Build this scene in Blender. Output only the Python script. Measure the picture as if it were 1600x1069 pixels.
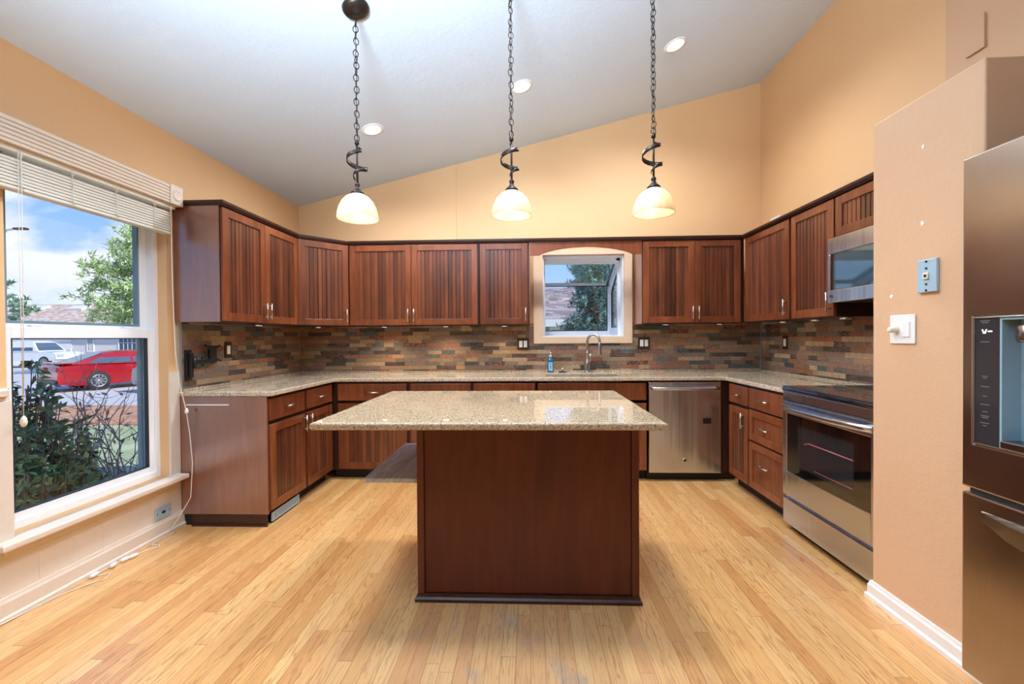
import bpy, bmesh, math, random
from mathutils import Vector, Matrix, Euler, noise as mnoise
random.seed(7)
PI = math.pi
S = bpy.context.scene
COL = S.collection
for o in list(bpy.data.objects): bpy.data.objects.remove(o)

# ------------------------------------------------------------------ camera
CAMH = 1.2425
def cam_axes():
    yaw, pitch, roll = .0386, -.0105, -.0075
    c, s = math.cos(yaw), math.sin(yaw); A = Matrix(((c, s, 0), (-s, c, 0), (0, 0, 1)))
    c, s = math.cos(pitch), math.sin(pitch); B = Matrix(((1, 0, 0), (0, c, s), (0, -s, c)))
    c, s = math.cos(roll), math.sin(roll); Cc = Matrix(((c, 0, s), (0, 1, 0), (-s, 0, c)))
    return Cc @ B @ A
R = cam_axes()
cd = bpy.data.cameras.new('camera'); cam = bpy.data.objects.new('camera', cd); COL.objects.link(cam)
M = Matrix((R[0], R[2], -Vector(R[1]))).transposed().to_4x4()
M.translation = (0, 0, CAMH)
cam.matrix_world = M
cd.sensor_fit = 'HORIZONTAL'; cd.sensor_width = 36; cd.lens = 36 * 670.4 / 1600
cd.clip_start = .05; cd.clip_end = 400
S.camera = cam
# ------------------------------------------------------------------ view
S.view_settings.view_transform = 'Standard'; S.view_settings.look = 'None'
S.view_settings.gamma = 1; S.view_settings.use_curve_mapping = False
S.view_settings.exposure = 0.36
S.cycles.use_denoising = True
S.cycles.max_bounces = 10; S.cycles.diffuse_bounces = 5; S.cycles.glossy_bounces = 4
S.cycles.transparent_max_bounces = 16; S.cycles.transmission_bounces = 6
S.cycles.sample_clamp_indirect = 6; S.cycles.caustics_reflective = False; S.cycles.caustics_refractive = False
S.cycles.blur_glossy = 0.5

# ------------------------------------------------------------------ node helper
def srgb(r, g, b):
    f = lambda c: (c / 12.92 if c <= .04045 else ((c + .055) / 1.055) ** 2.4)
    return (f(r / 255), f(g / 255), f(b / 255), 1)
class G:
    def __init__(self, nt): self.nt = nt
    def n(self, t, ins=None, **props):
        nd = self.nt.nodes.new(t)
        for k, v in props.items(): setattr(nd, k, v)
        for k, v in (ins or {}).items():
            sock = nd.inputs[k]
            if hasattr(v, 'is_output'): self.nt.links.new(v, sock)
            else: sock.default_value = v
        return nd
    def m(self, op, a, b=0.0, c=0.0):
        nd = self.nt.nodes.new('ShaderNodeMath'); nd.operation = op
        for i, v in enumerate((a, b, c)):
            if hasattr(v, 'is_output'): self.nt.links.new(v, nd.inputs[i])
            else: nd.inputs[i].default_value = v
        return nd.outputs[0]
    def xyz(self, v):
        s = self.n('ShaderNodeSeparateXYZ', {0: v}); return s.outputs
    def comb(self, x, y, z): return self.n('ShaderNodeCombineXYZ', {0: x, 1: y, 2: z}).outputs[0]
    def pos(self): return self.n('ShaderNodeNewGeometry').outputs['Position']
    def noise(self, vec, scale=5, detail=3, rough=.5, dist=0):
        return self.n('ShaderNodeTexNoise', {'Vector': vec, 'Scale': scale, 'Detail': detail, 'Roughness': rough, 'Distortion': dist}).outputs['Fac']
    def white(self, vec): return self.n('ShaderNodeTexWhiteNoise', {'Vector': vec})
    def ramp(self, fac, stops, interp='LINEAR'):
        nd = self.n('ShaderNodeValToRGB', {0: fac}); cr = nd.color_ramp; cr.interpolation = interp
        while len(cr.elements) > 1: cr.elements.remove(cr.elements[-1])
        cr.elements[0].position = stops[0][0]; cr.elements[0].color = stops[0][1]
        for p, c in stops[1:]:
            e = cr.elements.new(p); e.color = c
        return nd.outputs[0]
    def mix(self, f, a, b, bt='MIX'):
        nd = self.nt.nodes.new('ShaderNodeMix'); nd.data_type = 'RGBA'; nd.blend_type = bt
        for i, v in ((0, f), (6, a), (7, b)):
            if hasattr(v, 'is_output'): self.nt.links.new(v, nd.inputs[i])
            else: nd.inputs[i].default_value = v
        return nd.outputs[2]
    def bump(self, h, strength=.2, dist=.002):
        return self.n('ShaderNodeBump', {'Strength': strength, 'Distance': dist, 'Height': h}).outputs[0]
def new_mat(name):
    m = bpy.data.materials.new(name); m.use_nodes = True
    nt = m.node_tree
    return m, G(nt), nt.nodes['Principled BSDF'], nt.nodes['Material Output']
def simple(name, col, rough=.5, metal=0, coat=0, noise_amt=.04, spec=.5):
    m, g, b, o = new_mat(name)
    n = g.noise(g.pos(), 35, 3)
    k = g.m('ADD', g.m('MULTIPLY', n, noise_amt * 2), 1 - noise_amt)
    c = g.mix(1.0, col, g.comb(k, k, k), 'MULTIPLY')
    g.nt.links.new(c, b.inputs['Base Color'])
    b.inputs['Roughness'].default_value = rough; b.inputs['Metallic'].default_value = metal
    b.inputs['Coat Weight'].default_value = coat; b.inputs['Specular IOR Level'].default_value = spec
    return m
def link(g, s, d): g.nt.links.new(s, d)

# ------------------------------------------------------------------ world sky
w = bpy.data.worlds.new('sky'); S.world = w; w.use_nodes = True
g = G(w.node_tree); bg = w.node_tree.nodes['Background']
tc = g.n('ShaderNodeTexCoord').outputs['Generated']
x, y, z = g.xyz(tc)[:3]
grad = g.ramp(z, [(0.0, srgb(196, 214, 240)), (.16, srgb(150, 190, 243)), (.45, srgb(100, 152, 230)), (1, srgb(70, 120, 210))])
cl = g.noise(g.comb(g.m('ADD', x, .32), y, g.m('MULTIPLY', z, 1.9)), 2.3, 7, .52, .25)
ext = g.m('ADD', g.m('MULTIPLY', g.m('SUBTRACT', .23, z), 1.3), g.m('MULTIPLY', g.m('MINIMUM', 0.0, g.m('SUBTRACT', -.62, x)), .5))
clf = g.ramp(g.m('ADD', cl, ext), [(.575, (0, 0, 0, 1)), (.645, (1, 1, 1, 1))])
shade = g.noise(g.comb(x, y, g.m('MULTIPLY', z, 2.5)), 4, 5)
ccol = g.ramp(shade, [(.3, srgb(214, 221, 238)), (.62, srgb(240, 243, 250))])
wavy = g.mix(clf, grad, ccol)
link(g, wavy, bg.inputs[0]); bg.inputs[1].default_value = 1.02

# ------------------------------------------------------------------ sun and large lights
def light(name, kind, loc, energy, color=(1, 1, 1), rot=None, parent=None, **kw):
    ld = bpy.data.lights.new(name, kind); ld.energy = energy; ld.color = color
    for k, v in kw.items(): setattr(ld, k, v)
    o = bpy.data.objects.new(name, ld); COL.objects.link(o); o.location = loc
    if rot: o.rotation_euler = rot
    return o
sd = Vector((-.80, .30, -.62)).normalized()      # travel direction of sunlight
sun = light('sun', 'SUN', (0, 0, 12), 3.9, (1, .96, .9), angle=.01)
sun.rotation_euler = sd.to_track_quat('-Z', 'Y').to_euler()
# added fill light behind the camera, bounced off the ceiling
fill = light('bounce_fill', 'AREA', (-.45, -.3, 1.7), 108, (.64, .83, 1), (PI - .66, 0, 0), shape='DISK', size=.6, spread=1.8)

# ------------------------------------------------------------------ mesh builder
ROOTM = {}
def tagp(o, label=None, cat=None, group=None, kind=None):
    if label: o['label'] = label
    if cat: o['category'] = cat
    if group: o['group'] = group
    if kind: o['kind'] = kind
    return o
def thing(name, label, cat, loc=(0, 0, 0), rotz=0, group=None, kind=None):
    o = bpy.data.objects.new(name, None); COL.objects.link(o)
    o.empty_display_size = .05
    o.location = loc; o.rotation_euler = (0, 0, rotz)
    ROOTM[o] = Matrix.Translation(loc) @ Matrix.Rotation(rotz, 4, 'Z')
    return tagp(o, label, cat, group, kind)
class MB:
    def __init__(s): s.bm = bmesh.new()
    def box(s, x0, x1, y0, y1, z0, z1, bev=0, seg=2, smooth=False, M=None):
        x0, x1 = sorted((x0, x1)); y0, y1 = sorted((y0, y1)); z0, z1 = sorted((z0, z1))
        v = [s.bm.verts.new(p) for p in ((x0, y0, z0), (x1, y0, z0), (x1, y1, z0), (x0, y1, z0), (x0, y0, z1), (x1, y0, z1), (x1, y1, z1), (x0, y1, z1))]
        f = [s.bm.faces.new([v[i] for i in q]) for q in ((3, 2, 1, 0), (4, 5, 6, 7), (0, 1, 5, 4), (1, 2, 6, 5), (2, 3, 7, 6), (3, 0, 4, 7))]
        if M is not None: bmesh.ops.transform(s.bm, matrix=M, verts=v)
        if bev > 0:
            ed = list({e for ff in f for e in ff.edges})
            r = bmesh.ops.bevel(s.bm, geom=ed, offset=min(bev, .49 * min(x1 - x0, y1 - y0, z1 - z0)), segments=seg, affect='EDGES', profile=.5)
            if smooth:
                for ff in r['faces']: ff.smooth = True
        return s
    def poly(s, pts, d, bev=0, smooth=False):
        """closed polygon (3d pts) extruded by vector d"""
        d = Vector(d); a = [s.bm.verts.new(Vector(p)) for p in pts]; b = [s.bm.verts.new(Vector(p) + d) for p in pts]
        n = len(pts); fs = [s.bm.faces.new(a[::-1]), s.bm.faces.new(b)]
        for i in range(n):
            j = (i + 1) % n
            f = s.bm.faces.new((a[i], a[j], b[j], b[i])); f.smooth = smooth; fs.append(f)
        bmesh.ops.recalc_face_normals(s.bm, faces=fs)
        if bev:
            ed = list({e for e in list(fs[0].edges) + list(fs[1].edges)})
            bmesh.ops.bevel(s.bm, geom=ed, offset=bev, segments=2, affect='EDGES', profile=.5)
        return s
    def rings(s, rings, closed=False, capA=True, capB=True, smooth=True):
        vr = [[s.bm.verts.new(p) for p in r] for r in rings]
        n = len(vr[0]); fs = []
        m = len(vr)
        for i in range(m if closed else m - 1):
            A, B = vr[i], vr[(i + 1) % m]
            for k in range(n):
                f = s.bm.faces.new((A[k], A[(k + 1) % n], B[(k + 1) % n], B[k])); f.smooth = smooth; fs.append(f)
        if not closed:
            if capA: fs.append(s.bm.faces.new(vr[0][::-1]))
            if capB: fs.append(s.bm.faces.new(vr[-1]))
        bmesh.ops.recalc_face_normals(s.bm, faces=fs)
        return s
    def tube(s, pts, r, seg=8, closed=False, cap=True):
        pts = [Vector(p) for p in pts]; n = len(pts); rs = []
        ref = None
        for i, p in enumerate(pts):
            if closed: t = pts[(i + 1) % n] - pts[i - 1]
            else: t = pts[min(i + 1, n - 1)] - pts[max(i - 1, 0)]
            t.normalize()
            if ref is None:
                ref = Vector((0, 0, 1)) if abs(t.z) < .9 else Vector((1, 0, 0))
            u = (ref - t * ref.dot(t))
            if u.length < 1e-5: u = t.orthogonal()
            u.normalize(); v = t.cross(u); ref = u
            rr = r[i] if isinstance(r, (list, tuple)) else r
            rs.append([p + (u * math.cos(2 * PI * k / seg) + v * math.sin(2 * PI * k / seg)) * rr for k in range(seg)])
        return s.rings(rs, closed, cap, cap)
    def lathe(s, prof, c=(0, 0, 0), seg=24, M=None, cap=True):
        rs = []
        for r, z in prof:
            ring = [Vector((max(r, 1e-4) * math.cos(2 * PI * k / seg), max(r, 1e-4) * math.sin(2 * PI * k / seg), z)) for k in range(seg)]
            if M is not None: ring = [M @ p for p in ring]
            rs.append([p + Vector(c) for p in ring])
        return s.rings(rs, False, cap, cap)
    def sphere(s, c, r, sc=(1, 1, 1), u=14, v=9):
        prof = [(r * math.sin(PI * i / v), -r * math.cos(PI * i / v)) for i in range(v + 1)]
        return s.lathe([(a * sc[0], b * sc[2]) for a, b in prof], c, u)
    def sweep(s, path, prof, side=1, closed=False):
        """horizontal polyline (x,y) with mitred corners; prof = [(offset outward, z)]"""
        P = [Vector((p[0], p[1])) for p in path]; n = len(P); rs = []
        for i in range(n):
            if closed: d0 = (P[i] - P[i - 1]).normalized(); d1 = (P[(i + 1) % n] - P[i]).normalized()
            else:
                d0 = (P[i] - P[i - 1]).normalized() if i > 0 else None
                d1 = (P[i + 1] - P[i]).normalized() if i < n - 1 else None
                d0 = d0 or d1; d1 = d1 or d0
            n0 = Vector((d0.y, -d0.x)) * side; n1 = Vector((d1.y, -d1.x)) * side
            m = (n0 + n1); m = m / max(m.length_squared, 1e-6) * 2
            rs.append([Vector((P[i].x + m.x * a, P[i].y + m.y * a, z)) for a, z in prof])
        return s.rings(rs, closed, smooth=False)
    def tri(s, a, b, c, smooth=False):
        s.bm.faces.new([s.bm.verts.new(p) for p in (a, b, c)])
    def quad(s, a, b, c, d):
        s.bm.faces.new([s.bm.verts.new(p) for p in (a, b, c, d)])
    def cells(s, us, vs, inside, f, thick, bev=0):
        """slab made of grid cells: f(u,v)->point on face A, thick vector to face B"""
        T = Vector(thick); va, vb = {}, {}
        def gv(d, i, j, off):
            if (i, j) not in d: d[(i, j)] = s.bm.verts.new(Vector(f(us[i], vs[j])) + off)
            return d[(i, j)]
        nu, nv = len(us) - 1, len(vs) - 1
        ins = {(i, j): inside((us[i] + us[i + 1]) / 2, (vs[j] + vs[j + 1]) / 2) for i in range(nu) for j in range(nv)}
        fs, sidef = [], []
        Z = Vector((0, 0, 0))
        for (i, j), ok in ins.items():
            if not ok: continue
            q = ((i, j), (i + 1, j), (i + 1, j + 1), (i, j + 1))
            fs.append(s.bm.faces.new([gv(va, *c, Z) for c in q])); fs.append(s.bm.faces.new([gv(vb, *c, T) for c in q[::-1]]))
            for k, (di, dj) in enumerate(((0, -1), (1, 0), (0, 1), (-1, 0))):
                if not ins.get((i + di, j + dj), False):
                    a, b = q[k], q[(k + 1) % 4]
                    sf = s.bm.faces.new((gv(va, *b, Z), gv(va, *a, Z), gv(vb, *a, T), gv(vb, *b, T))); fs.append(sf); sidef.append(sf)
        bmesh.ops.recalc_face_normals(s.bm, faces=fs)
        if bev:
            sset = set(sidef)
            ed = [e for e in {e for f_ in sidef for e in f_.edges} if any(f_ not in sset for f_ in e.link_faces)]
            bmesh.ops.bevel(s.bm, geom=ed, offset=bev, segments=3, affect='EDGES', profile=.5)
        return s
    def build(s, name, mat, parent=None, local=False, smooth=None):
        root = parent
        if parent is not None:
            Mx = ROOTM[parent]
            if not local: s.bm.transform(Mx.inverted())
        me = bpy.data.meshes.new(name); s.bm.normal_update(); s.bm.to_mesh(me); s.bm.free()
        me.materials.append(mat)
        o = bpy.data.objects.new(name, me); COL.objects.link(o)
        if parent is not None: o.parent = parent; ROOTM[o] = ROOTM[parent]
        else: ROOTM[o] = Matrix.Identity(4)
        if smooth:
            for p in me.polygons: p.use_smooth = True
        return o
    def single(s, name, mat, label, cat, group=None, kind=None, origin=None):
        if origin is not None: s.bm.transform(Matrix.Translation(-Vector(origin)))
        o = s.build(name, mat)
        if origin is not None: o.location = origin; ROOTM[o] = Matrix.Translation(origin)
        return tagp(o, label, cat, group, kind)
def struct(name, mb, mat, parent=None, smooth=None):
    o = mb.build(name, mat, parent, smooth=smooth)
    if parent is None: o['kind'] = 'structure'
    return o
def clone(root, loc, label):
    r = root.copy(); COL.objects.link(r); r.location = loc; r['label'] = label
    for ch in list(root.children):
        c = ch.copy(); COL.objects.link(c); c.parent = r
        for gch in list(ch.children):
            d = gch.copy(); COL.objects.link(d); d.parent = c
    return r

# ------------------------------------------------------------------ materials
def mat_wall(name, col):
    m, g, b, o = new_mat(name); p = g.pos()
    n1 = g.noise(p, 1.3, 3); n2 = g.noise(p, 90, 4, .6); n3 = g.noise(p, 28, 3, .55)
    k = g.m('ADD', .95, g.m('MULTIPLY', n1, .1))
    link(g, g.mix(1, col, g.comb(k, k, k), 'MULTIPLY'), b.inputs['Base Color'])
    b.inputs['Roughness'].default_value = .62
    link(g, g.bump(g.m('ADD', n2, g.m('MULTIPLY', n3, 1.4)), .22, .004), b.inputs['Normal'])
    return m
ORANGE = srgb(229, 186, 138)
m_wall = mat_wall('peach_orange_paint', ORANGE)
m_wall_side = m_wall
m_wall_pantry = mat_wall('pale_peach_paint', srgb(217, 175, 138))
m_ceil = mat_wall('ceiling_white_paint', srgb(208, 221, 235))
m_white = simple('white_trim_paint', srgb(238, 236, 234), .4)
m_cream = simple('cream_paint', srgb(228, 214, 198), .45)
m_casing = simple('tan_casing_paint', srgb(226, 198, 168), .5)
m_vinyl = simple('white_vinyl', srgb(240, 244, 248), .35, noise_amt=.01)
m_vinylbk = simple('grey_blue_sash', srgb(112, 138, 150), .4, noise_amt=.02)
m_gasket = simple('dark_gasket', srgb(38, 44, 50), .5)
m_blind = simple('white_blind_slat', srgb(226, 224, 214), .45)
m_cord = simple('white_cord', srgb(232, 226, 214), .6)
m_plastic = simple('white_plastic', srgb(240, 240, 238), .3, noise_amt=.01)
m_ivory = simple('ivory_plastic', srgb(226, 222, 196), .3)
m_blackpl = simple('black_plastic', srgb(24, 24, 26), .4)
m_bronze = simple('dark_bronze_metal', srgb(56, 46, 42), .42, .7)
m_bronzeplate = simple('brown_bronze_plate', srgb(66, 48, 40), .4, .3)
m_nickel = simple('brushed_nickel', srgb(196, 190, 184), .28, 1.0)
m_chrome = simple('chrome', srgb(214, 216, 220), .12, 1.0, noise_amt=.01)
m_plate = simple('pale_blue_plate', srgb(178, 206, 224), .3, .15, noise_amt=.02)
m_galv = simple('pale_metal_plate', srgb(190, 206, 214), .35, .75)
m_blackglass = simple('black_glass', srgb(10, 11, 13), .06, 0, .6, spec=.8, noise_amt=0)
m_screen = simple('oven_window_glass', srgb(38, 39, 42), .1, 0, .4, noise_amt=.02)
m_darkgap = simple('black_toe_kick', srgb(26, 18, 16), .6)
m_filler = simple('white_spackle', srgb(246, 244, 240), .8)
m_concrete = simple('pale_concrete', srgb(208, 204, 200), .85, noise_amt=.1)
m_tire = simple('tyre_rubber', srgb(40, 41, 44), .8)
m_rim = simple('alloy_rim', srgb(190, 192, 196), .3, .8)
m_bark = simple('bark', srgb(116, 98, 84), .9, noise_amt=.25)
m_twig = simple('bare_twig', srgb(146, 126, 126), .9, noise_amt=.25)

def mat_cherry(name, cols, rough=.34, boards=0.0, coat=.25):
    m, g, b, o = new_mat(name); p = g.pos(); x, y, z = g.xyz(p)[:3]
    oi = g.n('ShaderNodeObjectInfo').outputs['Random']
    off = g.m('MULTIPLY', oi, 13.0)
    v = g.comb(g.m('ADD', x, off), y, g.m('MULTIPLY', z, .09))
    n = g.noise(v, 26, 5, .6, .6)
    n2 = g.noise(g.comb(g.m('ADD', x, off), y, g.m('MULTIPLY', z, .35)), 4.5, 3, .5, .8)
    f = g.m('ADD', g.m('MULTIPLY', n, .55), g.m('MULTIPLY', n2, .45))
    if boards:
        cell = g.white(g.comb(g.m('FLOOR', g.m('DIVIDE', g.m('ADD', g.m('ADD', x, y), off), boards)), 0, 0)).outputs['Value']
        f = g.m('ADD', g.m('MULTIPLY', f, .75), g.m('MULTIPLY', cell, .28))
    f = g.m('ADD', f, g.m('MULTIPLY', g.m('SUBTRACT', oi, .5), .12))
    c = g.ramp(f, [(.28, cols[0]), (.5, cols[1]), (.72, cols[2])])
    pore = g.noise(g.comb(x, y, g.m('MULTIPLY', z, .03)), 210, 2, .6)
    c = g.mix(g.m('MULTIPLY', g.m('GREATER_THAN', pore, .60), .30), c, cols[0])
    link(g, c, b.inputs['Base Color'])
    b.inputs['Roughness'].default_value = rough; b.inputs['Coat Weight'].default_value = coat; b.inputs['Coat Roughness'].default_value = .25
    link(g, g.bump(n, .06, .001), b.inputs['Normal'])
    return m
m_cherry = mat_cherry('cherry_wood', (srgb(84, 41, 21), srgb(122, 63, 35), srgb(152, 85, 49)))
m_panelw = mat_cherry('cherry_beadboard', (srgb(62, 32, 20), srgb(98, 52, 33), srgb(132, 74, 46)), boards=.0375)
m_cherry_dk_shade = mat_cherry('dark_shaded_cherry', (srgb(38, 18, 14), srgb(56, 26, 18), srgb(70, 32, 22)), .45, coat=.05)  # dark mouldings, plus door-gap shade put into the cabinet frame colour
m_side = mat_cherry('cherry_side_panel', (srgb(104, 58, 42), srgb(126, 72, 53), srgb(140, 84, 62)), .34, coat=1)
m_side.node_tree.nodes['Principled BSDF'].inputs['Coat IOR'].default_value = 2.0
m_island = mat_cherry('deep_cherry_veneer', (srgb(74, 29, 14), srgb(94, 38, 20), srgb(112, 50, 27)), .5, coat=0)

def mat_floor():
    m, g, b, o = new_mat('oak_strip_floor'); p = g.pos(); x, y, z = g.xyz(p)[:3]
    W = .0572
    xr = g.m('DIVIDE', x, W); row = g.m('FLOOR', xr); fx = g.m('FRACT', xr)
    r1 = g.white(g.comb(row, 3.7, 0)).outputs['Value']
    L = g.m('ADD', .55, g.m('MULTIPLY', g.white(g.comb(row, 9.1, 2)).outputs['Value'], .75))
    yr = g.m('ADD', g.m('DIVIDE', y, L), g.m('MULTIPLY', r1, 17.3)); col = g.m('FLOOR', yr); fy = g.m('FRACT', yr)
    wn = g.white(g.comb(row, col, 1.3)); seed = wn.outputs['Value']
    seed2 = g.white(g.comb(row, col, 7.7)).outputs['Value']
    base = g.ramp(seed, [(0, srgb(212, 152, 88)), (.2, srgb(224, 168, 102)), (.5, srgb(230, 176, 110)), (.8, srgb(236, 188, 124)), (.94, srgb(216, 156, 92)), (1, srgb(212, 148, 90))])
    # cathedral grain
    sx = g.m('MULTIPLY', g.m('SUBTRACT', fx, g.m('ADD', .2, g.m('MULTIPLY', seed2, .6))), W)
    gv = g.comb(g.m('MULTIPLY', sx, 1.0), g.m('ADD', g.m('MULTIPLY', y, .12), g.m('MULTIPLY', seed, 31)), g.m('MULTIPLY', seed2, 17))
    nz = g.noise(gv, 16, 3, .55)
    ring = g.m('ADD', g.m('MULTIPLY', g.m('ABSOLUTE', sx), 190), g.m('MULTIPLY', nz, 26))
    sn = g.m('SINE', g.m('MULTIPLY', ring, 2.2))
    gl = g.ramp(sn, [(.35, (0, 0, 0, 1)), (1, (1, 1, 1, 1))])
    fine = g.noise(g.comb(x, g.m('MULTIPLY', y, .025), seed), 260, 3, .6)
    gm = g.m('MULTIPLY', gl, g.m('ADD', .24, g.m('MULTIPLY', seed2, .42)))
    c = g.mix(gm, base, srgb(168, 104, 54))
    c = g.mix(g.m('MULTIPLY', g.m('GREATER_THAN', fine, .58), .22), c, srgb(176, 116, 66))
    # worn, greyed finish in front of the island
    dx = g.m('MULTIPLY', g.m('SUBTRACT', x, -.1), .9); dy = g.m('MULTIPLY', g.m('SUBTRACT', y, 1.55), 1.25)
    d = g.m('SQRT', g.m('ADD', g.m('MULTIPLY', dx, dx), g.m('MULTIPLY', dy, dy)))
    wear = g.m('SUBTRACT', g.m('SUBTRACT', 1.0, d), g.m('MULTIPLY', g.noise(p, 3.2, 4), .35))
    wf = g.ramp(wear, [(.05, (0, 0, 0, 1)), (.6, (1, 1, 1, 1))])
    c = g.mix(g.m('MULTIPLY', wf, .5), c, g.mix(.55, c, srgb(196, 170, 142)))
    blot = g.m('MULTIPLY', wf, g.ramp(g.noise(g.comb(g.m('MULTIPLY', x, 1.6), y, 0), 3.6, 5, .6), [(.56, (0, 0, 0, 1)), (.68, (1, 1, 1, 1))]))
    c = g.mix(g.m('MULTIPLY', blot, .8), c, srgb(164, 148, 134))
    e1 = g.m('LESS_THAN', g.m('MINIMUM', fx, g.m('SUBTRACT', 1.0, fx)), .022)
    e2 = g.m('LESS_THAN', g.m('MULTIPLY', fy, L), .0025)
    e = g.m('MAXIMUM', e1, e2)
    c = g.mix(g.m('MULTIPLY', e, g.m('ADD', .35, g.m('MULTIPLY', seed2, .4))), c, srgb(104, 62, 32))
    link(g, c, b.inputs['Base Color'])
    rr = g.m('ADD', g.m('ADD', .27, g.m('MULTIPLY', g.noise(p, 7, 4), .12)), g.m('MULTIPLY', wf, .12))
    link(g, rr, b.inputs['Roughness']); b.inputs['Coat Weight'].default_value = .8; b.inputs['Coat Roughness'].default_value = .27; b.inputs['Coat IOR'].default_value = 1.7
    link(g, g.bump(g.m('SUBTRACT', g.m('MULTIPLY', fine, .12), g.m('MULTIPLY', e, 1.0)), .25, .0012), b.inputs['Normal'])
    return m
m_floor = mat_floor()

def mat_granite(name, cols, scale):
    m, g, b, o = new_mat(name); p = g.pos()
    v = g.n('ShaderNodeTexVoronoi', {'Vector': p, 'Scale': scale}).outputs['Color']
    s = g.n('ShaderNodeSeparateColor', {0: v}).outputs
    c = g.ramp(s[0], cols, 'CONSTANT')
    big = g.noise(p, 9, 4)
    c = g.mix(g.m('MULTIPLY', big, .35), c, srgb(196, 172, 140))
    v2 = g.n('ShaderNodeTexVoronoi', {'Vector': p, 'Scale': scale * 2.3}).outputs['Color']
    s2 = g.n('ShaderNodeSeparateColor', {0: v2}).outputs
    c = g.mix(g.m('MULTIPLY', g.m('GREATER_THAN', s2[1], .86), .7), c, srgb(70, 60, 52))
    link(g, c, b.inputs['Base Color']); b.inputs['Roughness'].default_value = .03; b.inputs['Specular IOR Level'].default_value = .6
    return m
m_granite = mat_granite('speckled_granite', [(0, srgb(204, 184, 156)), (.3, srgb(220, 206, 184)), (.5, srgb(188, 168, 140)), (.66, srgb(234, 226, 212)), (.80, srgb(150, 136, 120)), (.90, srgb(110, 100, 92)), (.95, srgb(206, 178, 138))], 190)

def mat_slate():
    m, g, b, o = new_mat('slate_mosaic'); p = g.pos(); x, y, z = g.xyz(p)[:3]
    Hh = .0385
    u = g.m('SUBTRACT', x, y)
    zr = g.m('DIVIDE', z, Hh); row = g.m('FLOOR', zr); fz = g.m('FRACT', zr)
    L = g.m('ADD', .19, g.m('MULTIPLY', g.white(g.comb(row, 2.2, 5)).outputs['Value'], .14))
    ur = g.m('ADD', g.m('DIVIDE', u, L), g.m('MULTIPLY', g.white(g.comb(row, 5.5, 1)).outputs['Value'], 9.7))
    # jitter joints
    col0 = g.m('FLOOR', ur); fr = g.m('FRACT', ur)
    jit = g.m('ADD', .3, g.m('MULTIPLY', g.white(g.comb(row, col0, 8)).outputs['Value'], .5))
    half = g.m('GREATER_THAN', fr, jit)
    col = g.m('ADD', g.m('MULTIPLY', col0, 2), half)
    merge = g.m('GREATER_THAN', g.white(g.comb(row, col0, 21)).outputs['Value'], .55)
    col = g.m('ADD', g.m('MULTIPLY', merge, g.m('MULTIPLY', col0, 2)), g.m('MULTIPLY', g.m('SUBTRACT', 1, merge), col))
    sd_ = g.white(g.comb(row, col, 4.4)); a = sd_.outputs['Value']
    s3 = g.n('ShaderNodeSeparateColor', {0: sd_.outputs['Color']}).outputs
    base = g.ramp(a, [(0, srgb(60, 56, 54)), (.10, srgb(122, 98, 80)), (.22, srgb(156, 130, 100)), (.34, srgb(120, 104, 96)), (.44, srgb(170, 142, 110)), (.54, srgb(140, 108, 96)), (.64, srgb(186, 158, 124)), (.72, srgb(124, 116, 108)), (.80, srgb(70, 90, 92)), (.86, srgb(150, 94, 66)), (.92, srgb(54, 50, 50))], 'CONSTANT')
    n = g.noise(g.comb(x, y, g.m('MULTIPLY', z, 4.0)), 14, 6, .65, .6); n2 = g.noise(p, 55, 5, .7)
    f = g.ramp(n, [(.32, (0, 0, 0, 1)), (.7, (1, 1, 1, 1))])
    c = g.mix(g.m('MULTIPLY', f, .55), base, g.mix(s3[1], srgb(152, 112, 78), srgb(96, 98, 100)))
    rust = g.m('MULTIPLY', g.m('GREATER_THAN', s3[2], .80), g.ramp(n2, [(.48, (0, 0, 0, 1)), (.58, (1, 1, 1, 1))]))
    c = g.mix(g.m('MULTIPLY', rust, .7), c, srgb(176, 96, 62))
    kk = g.m('ADD', g.m('MULTIPLY', n, .5), g.m('MULTIPLY', n2, 1.5))
    kk = g.m('MAXIMUM', .42, kk); c = g.mix(1, c, g.comb(kk, kk, kk), 'MULTIPLY')
    e1 = g.m('LESS_THAN', fz, .045)
    e2 = g.m('LESS_THAN', g.m('MULTIPLY', fr, L), .002)
    e3 = g.m('MULTIPLY', g.m('LESS_THAN', g.m('ABSOLUTE', g.m('MULTIPLY', g.m('SUBTRACT', fr, jit), L)), .0012), g.m('SUBTRACT', 1, merge))
    e = g.m('MAXIMUM', e1, g.m('MAXIMUM', e2, e3))
    c = g.mix(g.m('MULTIPLY', e, .5), c, srgb(40, 34, 32))
    link(g, c, b.inputs['Base Color'])
    link(g, g.m('ADD', .28, g.m('MULTIPLY', n2, .35)), b.inputs['Roughness'])
    hgt = g.m('ADD', g.m('SUBTRACT', g.m('MULTIPLY', n2, .6), g.m('MULTIPLY', e, 1.2)), g.m('MULTIPLY', a, .8))
    link(g, g.bump(hgt, .5, .004), b.inputs['Normal'])
    return m
m_slate = mat_slate()

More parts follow.
